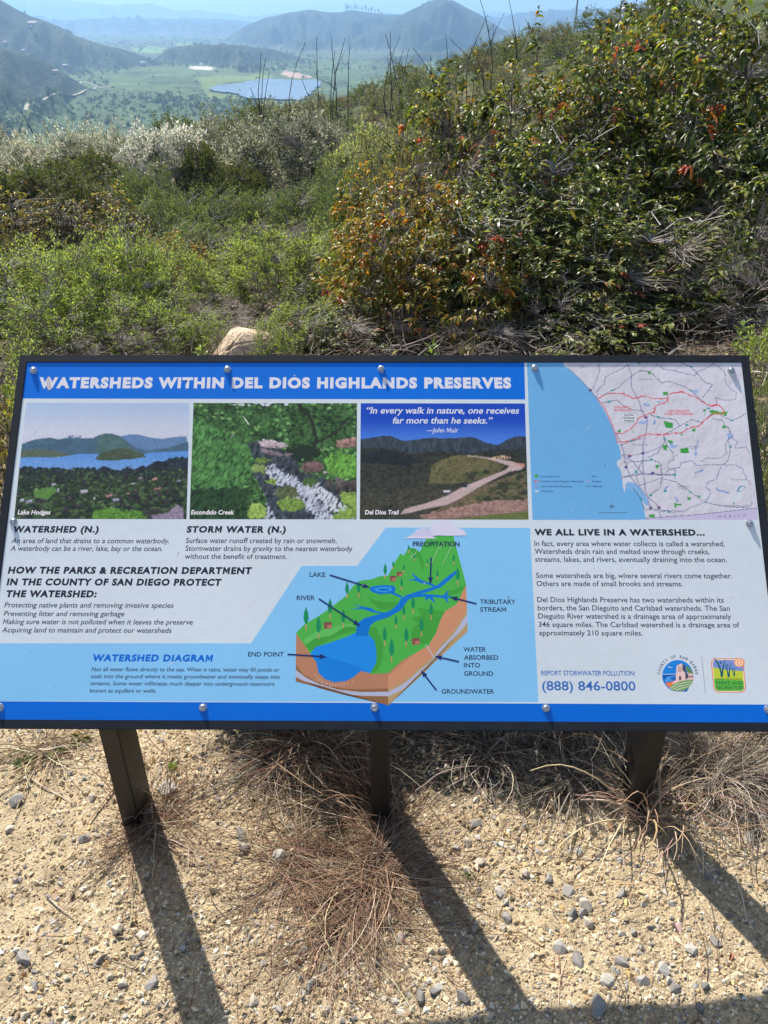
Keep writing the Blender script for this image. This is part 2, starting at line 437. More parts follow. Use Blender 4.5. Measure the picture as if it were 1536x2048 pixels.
def skeleton(rng, w, d, h, nstem, ntip, low=.12, lump=.25, up=.0, inner=.5):
    """stems from the base and twigs ending on a lumpy dome; returns tubes and twig arrays"""
    # tips on the dome
    th = rng.uniform(0, 2*math.pi, ntip); cz = rng.uniform(low, 1, ntip)**.8
    sz = np.sqrt(1-cz*cz)*.9+.1
    rad = rng.uniform(inner, 1.0, ntip)**.5
    lp_ = 1 + lump*fbm(np.cos(th)*2.2+7, np.sin(th)*2.2+cz*3, int(rng.integers(1e6)), 3)*1.3
    T = np.stack([np.cos(th)*sz*w/2*rad*lp_, np.sin(th)*sz*d/2*rad*lp_, (cz*h*rad*lp_)], 1)
    T[:, 2] = np.maximum(T[:, 2], .03)
    # stems
    sa = rng.uniform(0, 2*math.pi, nstem); se = rng.uniform(.35, 1, nstem)
    E = np.stack([np.cos(sa)*w/2*.75*np.sqrt(1-se**2*.8), np.sin(sa)*d/2*.75*np.sqrt(1-se**2*.8), se*h*.78], 1)
    B = np.stack([np.cos(sa), np.sin(sa), sa*0], 1)*rng.uniform(.02, .12, (nstem, 1))*w; B[:, 2] = -.06
    t = np.linspace(0, 1, 7)[None, :, None]
    M = (B+E)/2; M[:, 2] += h*.12; M[:, :2] *= .8
    S = B[:, None]*(1-t)**2 + 2*M[:, None]*t*(1-t) + E[:, None]*t*t + rng.normal(0, .018*w, (nstem, 7, 3))*t
    # twigs from nearest stem point to the tip
    SP = S[:, 2:].reshape(-1, 3)
    D2 = ((T[:, None]-SP[None])**2).sum(-1) + np.where(SP[None, :, 2] > T[:, None, 2], .3*h*h, 0)
    A = SP[D2.argmin(1)]
    t = np.linspace(0, 1, 5)[None, :, None]
    K = A[:, None]*(1-t)+T[:, None]*t
    K = K + rng.normal(0, 1, (ntip, 5, 3))*np.sin(t*math.pi)*.10*np.linalg.norm(T-A, axis=1)[:, None, None]
    K[:, :, 2] += up*np.sin(t[..., 0]*math.pi)
    return S, K

def shrub_meshes(name, seed, w, d, h, kind, nstem=9, ntip=400, lpt=9, L=.05, W=.018, cols=None, wts=None, twig=((.20, .17, .14),), tipcols=None, tipfrac=0., low=.1, rs=.012, rt=.0028, droop=.6, lump=.28, inner=.5, side=None, twigk=1.0, gsize=.35):
    rng = np.random.default_rng(seed)
    S, K = skeleton(rng, w, d, h, nstem, ntip, low, lump, inner=inner)
    tc = np.array(twig)
    p = [tubes(S, np.linspace(1, .35, 7)[None]*rs*rng.uniform(.6, 1.2, (len(S), 1)), tc[rng.integers(0, len(tc), len(S))]*rng.uniform(.7, 1.2, (len(S), 1)), 4),
         tubes(K, np.linspace(1, .4, 5)[None]*rt*rng.uniform(.7, 1.6, (len(K), 1))*twigk, tc[rng.integers(0, len(tc), len(K))]*rng.uniform(.6, 1.5, (len(K), 1)), 3)]
    V, F, C = merge(p)
    mb = mesh_np(name+'_branches', V, F, twigm, C)
    if lpt == 0: return None, mb, K
    n = len(K)*lpt
    ti = np.repeat(np.arange(len(K)), lpt); u = np.where(rng.random(n) < (.62 if kind == 'big' else 0), rng.uniform(.84, 1, n), rng.uniform(.4, 1, n)**.7)
    a = u*4; i0 = np.minimum(a.astype(int), 3); fr = (a-i0)[:, None]
    b = K[ti, i0]*(1-fr)+K[ti, i0+1]*fr
    ax = nrm(K[ti, i0+1]-K[ti, i0]); out = nrm(b*np.array([1, 1, .6])+[0, 0, .1])
    rn = rng.normal(0, 1, (n, 3))
    c = palette(n, cols, wts, rng, .22)*1.35
    g = fbm(b[:, 0]/gsize+5, (b[:, 1]+b[:, 2])/gsize, seed+3, 3)[:, None]; c = c*(1+.35*g)
    if tipcols is not None:
        red = rng.random(len(K)) < tipfrac*(1+2*np.clip(fbm(K[:, 4, 0]*1.2, K[:, 4, 2]*1.2+K[:, 4, 1], seed+9, 2), -.5, 1))
        mk = red[ti] & (u > .55); c[mk] = palette(int(mk.sum()), tipcols, [1]*len(tipcols), rng, .2)
    Ls = L*rng.uniform(.55, 1.15, n); Ws = W*rng.uniform(.6, 1.1, n)
    if kind == 'big':
        dd = ax*.5+out*.35+rn*.45+[0, 0, -.1]
        V, F, C = big_leaves(b, dd, Ls, Ws, c, rng, droop)
        me = mesh_np(name+'_leaves', V, F, leafm, C, smooth=False)
    elif kind == 'plume':       # tiny leaves crowded along upright twigs
        dd = ax*1.1+rn*.45+[0, 0, .35]
        V, F, C = small_leaves(b+rn*.01, dd, Ls, Ws, c, rng)
        me = mesh_np(name+'_leaves', V, F, bloomm if name == 'plume_pale' else leafs, C)
    else:
        dd = ax*.6+rn*.6+[0, 0, .45]
        V, F, C = small_leaves(b+rn*L*.2, dd, Ls, Ws, c, rng)
        me = mesh_np(name+'_leaves', V, F, bloomm if name in ('white_bloom', 'grey_green') else leafs, C)
    return me, mb, K

G1, G2, G3 = (.080, .108, .025), (.19, .205, .038), (.038, .058, .022)
OR1, OR2, OL = (.36, .17, .02), (.26, .13, .02), (.15, .13, .022)
RD1, RD2 = (.42, .085, .045), (.50, .17, .09)
GREYTW = ((.36, .33, .30), (.24, .21, .19), (.13, .10, .085), (.50, .46, .43))
PR = {}
def proto(key, **k):
    PR[key] = shrub_meshes(key, **k)[:2]
proto('sumac_green', rt=.0042, seed=11, w=1.9, d=1.7, h=1.75, kind='big', nstem=12, ntip=600, lpt=10, L=.112, W=.034, cols=[G1, G2, G3, OL], wts=[5, 3, 4, .8], tipcols=[RD2, RD1], tipfrac=.012, twig=GREYTW, rs=.016)
proto('sumac_mixed', rt=.0042, seed=12, w=1.8, d=1.6, h=1.6, kind='big', nstem=12, ntip=520, lpt=10, L=.105, W=.032, cols=[G1, G2, G3, OL, OR2], wts=[4, 3, 3, 2, .7], tipcols=[RD1, RD2, OR1], tipfrac=.045, twig=GREYTW, rs=.015)
proto('sumac_orange', rt=.0042, seed=13, w=1.6, d=1.4, h=1.25, kind='big', nstem=11, ntip=430, lpt=9, L=.10, W=.03, cols=[OR1, OR2, OL, G1, G2, (.30, .25, .035)], wts=[1.3, 1.8, 4, 3, 2, 2], tipcols=[RD1, OR1], tipfrac=.05, twig=GREYTW, rs=.013)
proto('sumac_brown', seed=14, w=2.3, d=1.8, h=1.3, kind='big', nstem=12, ntip=900, lpt=10, L=.065, W=.024, cols=[(.05, .038, .022), (.075, .05, .025), G3, (.06, .075, .02), (.12, .055, .035)], wts=[4, 3, 4, 2, 1], tipcols=[(.40, .36, .05), (.33, .27, .05)], tipfrac=.2, twig=GREYTW)
proto('dry_twigs', seed=15, w=1.8, d=1.4, h=1.0, kind='small', nstem=16, ntip=900, lpt=2, L=.02, W=.008, cols=[(.12, .10, .06), G1], wts=[2, 1], twig=((.26, .22, .20), (.20, .16, .14), (.36, .32, .29)), twigk=.9, rt=.0026)
proto('lime', seed=16, w=1.5, d=1.3, h=.95, kind='small', nstem=14, ntip=1100, lpt=13, L=.032, W=.014, cols=[(.27, .34, .09), (.35, .42, .13), (.12, .17, .05), (.05, .07, .025)], wts=[4, 3.5, 2.5, 2], twig=GREYTW, low=.15, lump=.42, gsize=.25, inner=.75)
proto('lime_low', seed=26, w=1.3, d=1.2, h=.7, kind='small', nstem=14, ntip=750, lpt=12, L=.03, W=.013, cols=[(.25, .32, .09), (.33, .40, .12), (.09, .14, .03), (.06, .08, .025)], wts=[4, 3, 3, 2], twig=GREYTW, low=.08, lump=.45)
proto('sage', seed=17, w=1.5, d=1.3, h=.75, kind='plume', nstem=18, ntip=900, lpt=15, L=.05, W=.012, cols=[(.10, .14, .06), (.14, .19, .07), (.07, .10, .045), (.17, .18, .11)], wts=[4, 3, 3, 2], twig=GREYTW, lump=.35)
proto('white_bloom', seed=18, w=2.2, d=2.0, h=1.7, kind='small', nstem=12, ntip=1900, lpt=11, L=.055, W=.030, cols=[(.52, .52, .49), (.43, .43, .38), (.30, .31, .24), (.10, .12, .06)], wts=[6, 4, 2, 1.5], twig=GREYTW, lump=.25, inner=.6, gsize=.5)
proto('grey_green', seed=19, w=2.4, d=2.1, h=1.7, kind='small', nstem=12, ntip=1900, lpt=11, L=.055, W=.028, cols=[(.36, .36, .30), (.27, .28, .22), (.16, .18, .11), (.07, .08, .04)], wts=[3, 4, 4, 3], twig=GREYTW, lump=.25, inner=.6, gsize=.5)
proto('plume_pale', seed=20, w=2.2, d=2.0, h=1.5, kind='plume', nstem=12, ntip=1300, lpt=11, L=.075, W=.020, cols=[(.50, .50, .44), (.40, .41, .34), (.24, .26, .18), (.10, .12, .06)], wts=[3, 4, 3, 2], twig=GREYTW, lump=.3, inner=.6, gsize=.5)
proto('dark_green', seed=21, w=2.2, d=2.0, h=1.5, kind='small', nstem=12, ntip=1200, lpt=10, L=.06, W=.03, cols=[(.07, .095, .035), (.10, .13, .045), (.045, .06, .025), (.15, .13, .05)], wts=[4, 3, 4, 1.5], twig=GREYTW, lump=.3, inner=.6)
proto('pale_yellow', seed=22, w=2.0, d=1.8, h=1.4, kind='small', nstem=12, ntip=1100, lpt=11, L=.055, W=.026, cols=[(.34, .36, .20), (.27, .30, .15), (.14, .17, .08)], wts=[3, 3, 3], twig=GREYTW, lump=.35, inner=.6)
# light ones for the far slope
proto('slope_a', seed=31, w=2.6, d=2.4, h=1.5, kind='small', nstem=6, ntip=240, lpt=9, L=.10, W=.055, cols=[(.09, .12, .055), (.13, .155, .07), (.055, .075, .035)], wts=[4, 3, 3], twig=GREYTW, lump=.3, inner=.6, rt=.008)
proto('slope_b', seed=32, w=2.6, d=2.4, h=1.3, kind='small', nstem=6, ntip=240, lpt=9, L=.10, W=.05, cols=[(.17, .18, .11), (.22, .22, .14), (.10, .11, .06)], wts=[4, 3, 3], twig=GREYTW, lump=.35, inner=.6, rt=.008)
proto('slope_c', seed=33, w=2.2, d=2.2, h=1.1, kind='plume', nstem=6, ntip=240, lpt=8, L=.12, W=.04, cols=[(.14, .11, .07), (.11, .10, .06), (.08, .09, .04)], wts=[4, 3, 3], twig=GREYTW, lump=.35, inner=.6, rt=.010)

def plant(key, x, y, s, rz, label, group=None, name='shrub', cat='shrub', sink=.03, sz=None, parts=True):
    lm, bm_ = PR[key]
    o = empty(name, (x, y, gz(x, y)-sink), rz, label=label, cat=cat, group=group)
    o.scale = (s, s, s*(sz or 1))
    b = bpy.data.objects.new('branches', bm_); col.objects.link(b); b.parent = o
    f = bpy.data.objects.new('foliage', lm); col.objects.link(f); f.parent = o; f['kind'] = 'stuff'; b['kind'] = 'stuff'
    return o
# near shrubs: kind, measured foot (photo px, forward distance), size, turn
def X(px, Y, py=560):
    return float(at_y(px, py, Y)[0])
rv = random.Random(4)
NEAR = [   # kind, across (photo px), forward distance, width scale, turn, top (photo px), label
    ('sumac_green', 1010, 5.5, .88, .3, 300, 'green sumac with drooping pointed leaves behind the map end of the sign'),
    ('sumac_orange', 812, 5.5, .84, 1.2, 335, 'orange and olive leaved sumac at the left edge of the sumac thicket'),
    ('sumac_mixed', 1160, 5.2, .80, 2.2, 430, 'low sumac with red shoot tips close behind the top rail, right of centre'),
    ('sumac_green', 1340, 5.3, .92, 3.9, 380, 'dark green sumac low in the thicket behind the right corner of the sign'),
    ('sumac_green', 1530, 5.9, 1.05, 5.2, 170, 'tall dark sumac at the right edge of the photo'),
    ('sumac_mixed', 1075, 6.9, 1.15, .9, 55, 'tall sumac with a few red shoots, left half of the thicket top'),
    ('sumac_mixed', 1220, 7.4, 1.15, 3.0, 5, 'tallest sumac, crowned with red new leaves against the hill'),
    ('sumac_green', 1400, 7.0, 1.25, 4.4, -60, 'tall bright green sumac filling the top right corner'),
    ('sumac_mixed', 925, 7.3, .95, 5.0, 130, 'sumac with coral shoots where the thicket slopes down left'),
    ('sumac_orange', 930, 5.1, .70, 2.2, 430, 'golden leaved sumac spray right of the orange one'),
    ('sumac_orange', 770, 6.6, .70, 4.2, 300, 'rusty orange sumac top behind the orange one'),
    ('sumac_green', 1540, 8.2, 1.3, 1.4, -120, 'dark green sumac rising above the right edge of the photo'),
    ('sumac_mixed', 1310, 8.8, 1.3, 5.5, -90, 'sumac with scattered coral leaves behind the thicket top'),
    ('sumac_green', 1120, 6.0, .9, 4.1, 190, 'leafy green sumac in the heart of the thicket'),
    ('sumac_mixed', 690, 5.0, .45, 2.0, 600, 'small sprawling sumac behind the middle of the top rail'),
    ('sumac_green', 1200, 4.8, .6, 1.0, 560, 'low dark sumac just above the top rail of the map end'),
    ('dry_twigs', 1120, 4.9, .62, 5.4, 520, 'bare grey branches poking through the sumac above the map'),
    ('dry_twigs', 1290, 5.0, .7, 2.9, 470, 'bare grey branches low in front of the dark green sumac'),
    ('dry_twigs', 1520, 5.3, .75, 4.9, 330, 'bare grey branches at the right edge of the photo'),
    ('dry_twigs', 1000, 6.3, .8, 1.9, 200, 'bare silvery branches at the left shoulder of the thicket'),
    ('dry_twigs', 870, 6.4, .95, 1.0, 240, 'bare grey twiggy shrub in front of the reddish sumac'),
    ('dry_twigs', 1440, 4.9, .75, 2.0, 420, 'tangle of bare grey branches low behind the right corner of the sign'),
    ('dry_twigs', 740, 4.9, .52, 3.0, 600, 'low bare brown twigs behind the centre of the top rail'),
    ('dry_twigs', 500, 4.75, .42, 1.3, 640, 'dead brown twigs crowding the right side of the boulder'),
    ('lime_low', 535, 4.55, .26, 4.1, 655, 'leafy sprig in front of the right side of the boulder'),
    ('lime_low', 395, 4.9, .38, 2.3, 650, 'small green sprigs on the left side of the boulder'),
    ('dry_twigs', 1010, 4.75, .6, 3.4, 610, 'low bare brown twigs behind the top rail under the green sumac'),
    ('lime_low', 1640, 3.6, .50, .5, 560, 'light green bush rising beside the right end of the sign'),
    ('sage', 1660, 2.6, .34, 1.5, 760, 'small green weedy bush beside the upper right corner of the frame'),
    ('lime_low', -60, 3.3, .46, 1.5, 670, 'yellow green bush at the left end of the sign'),
    ('sumac_brown', -110, 2.6, .26, 2.5, 730, 'brownish leafy bush beside the upper left corner of the frame'),
    ('lime', 30, 5.7, .85, .2, 465, 'lime green bush at the far left in front of the brown sumac'),
    ('lime', 215, 5.4, .72, 1.4, 440, 'lime green bush in the middle of the left group'),
    ('lime', 360, 5.8, .62, 2.5, 480, 'lime green bush just left of the pale boulder'),
    ('lime', 555, 6.2, .70, 3.6, 430, 'lime green bush behind the pale boulder'),
    ('lime', 660, 6.6, .62, 4.4, 445, 'light green bush left of the orange sumac'),
    ('lime_low', 110, 4.9, .7, 5.0, 560, 'low twiggy green bush behind the left part of the top rail'),
    ('lime_low', 290, 4.9, .6, 5.9, 575, 'low thin green bush with grey twigs beside the boulder on its left'),
    ('lime_low', 600, 5.0, .55, .9, 580, 'small green bush to the right of the boulder'),
    ('dry_twigs', 385, 5.3, .55, 4.0, 570, 'ball of dry grey twigs between the green bushes and the boulder'),
    ('dry_twigs', 190, 4.7, .5, 4.6, 640, 'low grey twigs behind the top rail at the left'),
    ('lime', 470, 7.8, .85, 4.9, 490, 'yellow green bush in the middle of the slope'),
    ('sumac_brown', 50, 8.4, .9, .4, 345, 'brownish sumac with yellow tips at the left edge'),
    ('sumac_brown', 215, 8.7, .9, 2.1, 355, 'brown and olive sumac right of the yellow tipped one'),
    ('sumac_orange', 355, 7.6, .55, 3.3, 455, 'small yellow leaved sumac above the lime green bushes'),
    ('dry_twigs', 520, 9.6, 1.1, .7, 425, 'patch of grey leafless stems in the middle of the slope'),
    ('dry_twigs', 620, 8.8, .9, 1.9, 440, 'patch of purplish grey stems left of the orange sumac'),
    ('sage', 340, 11.6, 1.2, .5, 385, 'feathery grey green sagebrush in front of the white flowering shrub'),
    ('sage', 450, 11.8, 1.2, 1.5, 370, 'light green sagebrush in the centre of the slope'),
    ('sage', 560, 12.0, 1.2, 2.5, 375, 'sagebrush below the rounded grey green shrub'),
    ('sage', 660, 11.6, 1.2, 3.5, 350, 'green sagebrush next to the orange sumac top'),
    ('sage', 740, 10.4, 1.1, 4.5, 350, 'sagebrush half hidden behind the orange sumac'),
    ('sage', 315, 13.8, 1.1, 5.5, 325, 'dark green upright sage at the foot of the white flowering shrub'),
    ('sage', 420, 9.8, 1.1, .9, 430, 'low grey green sage above the yellow leaved sumac'),
    ('sage', 700, 13.6, 1.2, 1.9, 310, 'pale sage below the yellowish flowering shrub'),
    ('white_bloom', 352, 16.4, 1.15, .5, 212, 'shrub covered in white blossom, left of the brown green one'),
    ('dark_green', 425, 15.8, .55, 2.0, 268, 'brown and green shrub between the white and the grey shrubs'),
    ('grey_green', 575, 16.8, 1.2, 1.0, 208, 'big rounded grey green shrub at the crest of the slope'),
    ('grey_green', 480, 17.4, .9, 3.0, 216, 'smaller grey shrub left of the big rounded one'),
    ('dark_green', 500, 15.2, .6, 4.0, 315, 'dark leafy shrub in front of the big rounded grey one'),
    ('pale_yellow', 740, 16.2, 1.15, 1.3, 225, 'pale yellow green flowering shrub left of the thicket'),
    ('plume_pale', 115, 18.4, 1.15, 2.0, 262, 'greyish plumed shrub in the middle of the left skyline group'),
    ('plume_pale', 220, 18.9, 1.1, 3.0, 238, 'greyish plumed shrub next to the white flowering one'),
    ('plume_pale', 15, 17.4, 1.15, 4.0, 285, 'greyish plumed shrub at the left edge of the photo'),
    ('dark_green', 240, 16.0, .9, 5.0, 285, 'shadowy green shrub below the plumed ones'),
    ('dark_green', 130, 14.0, .95, 1.0, 305, 'olive green shrub behind the brown sumac'),
    ('dark_green', 10, 13.4, .9, 2.6, 325, 'olive shrub at the far left behind the brown sumac'),
    ('grey_green', 60, 22.5, 1.3, 2.2, 262, 'grey shrub behind the left plumed shrubs'),
    ('grey_green', 655, 22.0, 1.0, 5.2, 222, 'grey shrub under the bare burnt stems'),
    ('slope_c', 850, 11.8, .65, .6, 200, 'brownish twiggy shrub above the sumac with coral shoots'),
    ('slope_c', 905, 14.0, .7, 1.6, 125, 'grey brown shrub rising beside the sumac crown'),
    ('slope_a', 835, 18.0, .7, 1.6, 150, 'green shrub between the bare stems and the thicket'),
    ('slope_b', 790, 14.0, .7, 1.1, 235, 'grey green shrub between the pale yellow shrub and the thicket'),
]
PH_ = {'sumac_green': 1.75, 'sumac_mixed': 1.6, 'sumac_orange': 1.25, 'sumac_brown': 1.3, 'dry_twigs': 1.0, 'lime': .95, 'lime_low': .7, 'sage': .75, 'white_bloom': 1.7, 'grey_green': 1.7, 'plume_pale': 1.5, 'dark_green': 1.5, 'pale_yellow': 1.4, 'slope_a': 1.5, 'slope_b': 1.3, 'slope_c': 1.1}
for k, px, Y, s, rz, top, lab in NEAR:
    nm = {'sumac': 'sumac_shrub', 'sage': 'sagebrush', 'lime': 'green_bush', 'dry': 'twiggy_shrub'}.get(k.split('_')[0], 'shrub')
    x_ = X(px, Y); hgt = float(at_y(px, top, Y)[2])-gz(x_, Y)
    plant(k, x_, Y, s, rz, lab, name=nm, sz=max(hgt, .25)/(PH_[k]*1.08*s), cat={'sage': 'sagebrush', 'lime': 'bush'}.get(k.split('_')[0], 'shrub'))

# shrubs of the slope behind, placed loosely where the hillside shows
rs_ = np.random.default_rng(77); placed = []; ns = 0
tries = 0
while ns < 270 and tries < 20000:
    tries += 1
    y = math.exp(rs_.uniform(math.log(21), math.log(112))); px = rs_.uniform(-250, 1500)
    x = float(at_y(px, 200, y)[0])
    if any((x-a)**2+(y-b)**2 < (.55+y*.012)**2*2.2 for a, b in placed): continue
    top = project(np.array([x, y, gz(x, y)+1.6]))
    if top[1] < -30 or top[0] > 1560 or top[0] < -60 or top[1] > 330 : continue
    if top[0] > 1150 and top[1] > 120: continue
    placed.append((x, y)); ns += 1
    k = ['slope_a', 'slope_b', 'slope_c'][int(rs_.choice(3, p=[.5, .3, .2]))]
    s = rs_.uniform(.55, 1.15)*(.65+y*.008)
    cname = {'slope_a': 'green', 'slope_b': 'grey green', 'slope_c': 'brownish'}[k]; cx_ = top[0]
    size = 'broad' if s > .95 else 'small'
    if y < 45:
        where = 'behind the plumed shrubs at the left' if cx_ < 280 else 'behind the white flowering shrub' if cx_ < 450 else 'behind the big rounded shrub' if cx_ < 620 else 'round the foot of the bare stems' if cx_ < 760 else 'between the bare stems and the thicket' if cx_ < 900 else 'behind the sumac thicket'
    else:
        where = 'on the slope below the lake' if cx_ < 600 else 'on the spur behind the bare stems' if cx_ < 780 else 'on the spur below the conical hill' if cx_ < 930 else 'on the spur left of the thin pole' if cx_ < 1150 else 'on the spur right of the thin pole'
        where += ', near its crest' if y > 85 else ', halfway up' if y > 62 else ', low down'
    lab = size+' '+cname+' shrub '+where
    plant(k, x, y, s, rs_.uniform(0, 6.28), lab, group='shrubs scattered on the hillside', sz=rs_.uniform(.7, 1.2))

# bare burnt stems
def bare(px, py, Y, tops, label, r=.019, c=(.075, .065, .06), name='bare_shrub', cat='bare shrub'):
    b = at_y(px, py, Y); z0 = gz(b[0], b[1])
    o = empty(name, (b[0], b[1], z0), label=label, cat=cat)
    rng = np.random.default_rng(int(px)); loc = np.array([b[0], b[1], z0])
    for (tx, ty) in tops:
        e = at_y(tx, ty, Y+rng.uniform(-.3, .3)) - loc
        t = np.linspace(0, 1, 9)[:, None]; s = np.array([rng.normal(0, .05), rng.normal(0, .05), -.1])
        bow = np.array([rng.normal(0, .4), 0, rng.normal(0, .08)])
        P = s*(1-t)+e*t+bow*np.sin(t*math.pi)+rng.normal(0, .012, (9, 3))
        V, F, C = tubes(P[None], np.linspace(1, .3, 9)[None]*r*Y/22, np.array([c])*rng.uniform(.8, 1.5), 5)
        parts = [(V, F, C)]
        for _ in range(3):
            i = rng.integers(2, 7); q = P[i]; d = nrm((P[8]-P[0])+rng.normal(0, .45, 3)*np.linalg.norm(P[8]-P[0]))*rng.uniform(.2, .6)*Y/22
            Q = q+np.linspace(0, 1, 4)[:, None]*d
            parts.append(tubes(Q[None], np.linspace(1, .3, 4)[None]*r*.4*Y/22, np.array([c]), 3))
        V, F, C = merge(parts)
        link('stem', mesh_np('stem', V, F, twigm, C), o)
bare(556, 212, 21, [(521, 105), (531, 116), (538, 140), (500, 172)], 'fan of thin bare burnt stems against the lake')
bare(668, 238, 22, [(633, 72), (612, 84), (602, 158)], 'leaning bare burnt stems, left of the upright pair')
bare(680, 232, 23, [(664, 72), (670, 100)], 'slender bare stem standing between the leaning and the upright stems')
bare(695, 225, 24, [(691, 77), (700, 88)], 'pair of upright bare stems right of the lake')
bare(727, 230, 24, [(721, 198), (733, 170)], 'short pale dead stick with a hooked top', r=.022, c=(.45, .42, .40))
bare(798, 190, 30, [(771, 68), (781, 62), (800, 72), (818, 96)], 'bare burnt stems in front of the conical hill')
bare(812, 185, 31, [(824, 95), (806, 100)], 'two short bare stems beside the burnt stems near the thicket')
bare(968, 70, 34, [(960, -5), (975, 30)], 'lone bare stem left of the thicket top')
bare(1015, 50, 34, [(1016, -8), (1010, 25)], 'lone bare stem on the skyline beside the thicket')
bare(905, 120, 20, [(893, 70), (899, 75)], 'small dead stems above the coral leaved shoots')
bare(45, 268, 24, [(43, 222), (47, 240)], 'single dark dead stick among the plumed shrubs at left')

# steel pole on the spur
pb = at_y(1153, 22, 80); pz = gz(pb[0], pb[1])
po = empty('metal_pole', (pb[0], pb[1], pz), label='thin pale pole on the spur near the top of the photo', cat='pole')
pm = mat('galvanised', .5, .5, color=(.5, .52, .55))
V, F, C = tubes(np.array([[[0, 0, -.3], [0, 0, 1.5], [0, 0, 4.2]]]), np.full((1, 3), .07), np.ones((1, 3)), 8)
link('shaft', mesh_np('shaft', V, F, pm, C), po)
V, F, C = tubes(np.array([[[0, 0, 4.2], [0, 0, 4.3], [0, 0, 4.35]]]), np.full((1, 3), .1), np.ones((1, 3)), 8)
link('cap', mesh_np('cap', V, F, pm, C), po)

# loose sumac leaves of the front sprays, each a part of its shrub
def leaf_part_mesh(nm, c, seed):
    rng = np.random.default_rng(seed)
    V, F, C = big_leaves(np.zeros((1, 3)), np.array([[1., 0, .25]]), np.array([.078]), np.array([.025]), np.array([c]), rng, .75)
    return mesh_np(nm, V, F, leafm, C)
LPM = [leaf_part_mesh('leaf', c, i) for i, c in enumerate([OR1, OR2, (.30, .22, .03), G2, G1, OL])]
LPR = leaf_part_mesh('red_leaf', RD1, 9)
def sprays(idx, n, wts, seed, reds=0, lo=.15):
    sh = [o for o in bpy.data.objects if o.get('label') == NEAR[idx][6]][0]
    rng = np.random.default_rng(seed); w = {'sumac_orange': (1.6, 1.4, 1.25), 'sumac_mixed': (1.8, 1.6, 1.6), 'sumac_green': (1.9, 1.7, 1.75)}[NEAR[idx][0]]
    rz = sh.rotation_euler[2]; k = 0
    while k < n:
        a = -math.pi/2 - rz + rng.uniform(-1.3, 1.3); cz = rng.uniform(lo, .97); s_ = math.sqrt(1-cz*cz)
        c0 = Vector((math.cos(a)*s_*w[0]/2*1.0, math.sin(a)*s_*w[1]/2*1.0, cz*w[2]*.98))
        red = reds > 0 and rng.random() < reds
        for j in range(int(rng.integers(6, 9))):
            o = bpy.data.objects.new('leaf', LPR if red else LPM[int(rng.choice(6, p=np.array(wts)/sum(wts)))]); col.objects.link(o); o.parent = sh
            o.location = c0 + Vector(rng.normal(0, .02, 3)); o.rotation_euler = (rng.normal(0, .3), rng.normal(0, .3), rng.uniform(0, 6.28))
            q = rng.uniform(.75, 1.25)*(.7 if red else 1); o.scale = (q, q, q); k += 1
sprays(1, 120, [2.5, 3, 4, 1.5, 1, 3], 5, .08)
sprays(2, 60, [.3, .5, 1, 3, 3, 1], 6, .2)
sprays(6, 90, [.3, .5, 1, 4, 3, 2], 8, .75, .8)
sprays(0, 60, [.3, .5, 1, 4, 3, 2], 7, .08)

# boulder and small rocks behind the sign

rockm = mat('sandstone', .9, .2, color=(.56, .43, .30), mottle=[(6, .5), (30, .3)], bump=[(9, .6, .05), (60, .5, .01)])
def rock(name, seed, sx, sy, sz, mt, n=15, bev=.04):
    """angular broken rock: convex hull of scattered points, edges slightly worn"""
    rng = np.random.default_rng(seed); bm = bmesh.new()
    for q in nrm(rng.normal(0, 1, (n, 3)))*rng.uniform(.82, 1.05, (n, 1)):
        bm.verts.new((q[0]*sx, q[1]*sy, q[2]*sz))
    r = bmesh.ops.convex_hull(bm, input=bm.verts[:])
    dead_ = [g for g in set(r['geom_interior']+r['geom_unused']) if isinstance(g, bmesh.types.BMVert)]
    if dead_: bmesh.ops.delete(bm, geom=dead_, context='VERTS')
    bmesh.ops.bevel(bm, geom=bm.edges[:], offset=bev*min(sx, sy, sz), segments=1, affect='EDGES')
    me = bpy.data.meshes.new(name); bm.to_mesh(me); bm.free(); me.materials.append(mt); return me
def put_rock(px, py, Y, s, seed, label, rz=0, cat='boulder'):
    b = at_y(px, py, Y); me = rock('boulder', seed, *s, rockm, 26, .1)
    o = link('boulder', me, loc=(b[0], b[1], gz(b[0], b[1])+s[2]*.25)); o.rotation_euler = (.15, -.25, rz); tag(o, label, cat)
def slab():
    bm = bmesh.new()
    for q in [(-.21, -.08, -.12), (-.2, .1, -.12), (-.17, -.02, -.01), (.0, -.1, .12), (-.02, .1, .17), (.06, .0, .175), (.2, -.03, .13), (.22, .14, .11), (.1, -.13, -.12), (.26, .1, -.12), (-.05, -.14, .0), (.12, -.12, .05)]: bm.verts.new(q)
    bmesh.ops.convex_hull(bm, input=bm.verts[:]); bmesh.ops.bevel(bm, geom=bm.edges[:], offset=.012, segments=2, affect='EDGES')
    me = bpy.data.meshes.new('boulder'); bm.to_mesh(me); bm.free(); me.materials.append(rockm); return me
bb = at_y(470, 700, 4.62); tag(link('boulder', slab(), loc=(bb[0], bb[1], gz(bb[0], bb[1])+.005)), 'pale slanting sandstone boulder showing above the top rail', 'boulder')
put_rock(510, 672, 5.0, (.10, .12, .06), 5, 'paler flat rock just behind the boulder', 1.2)
put_rock(572, 392, 12.0, (.14, .12, .09), 6, 'small pale rock in the sagebrush', .5, 'rock')
put_rock(548, 612, 6.0, (.10, .09, .06), 8, 'small pinkish rock under the lime green bush', .9, 'rock')

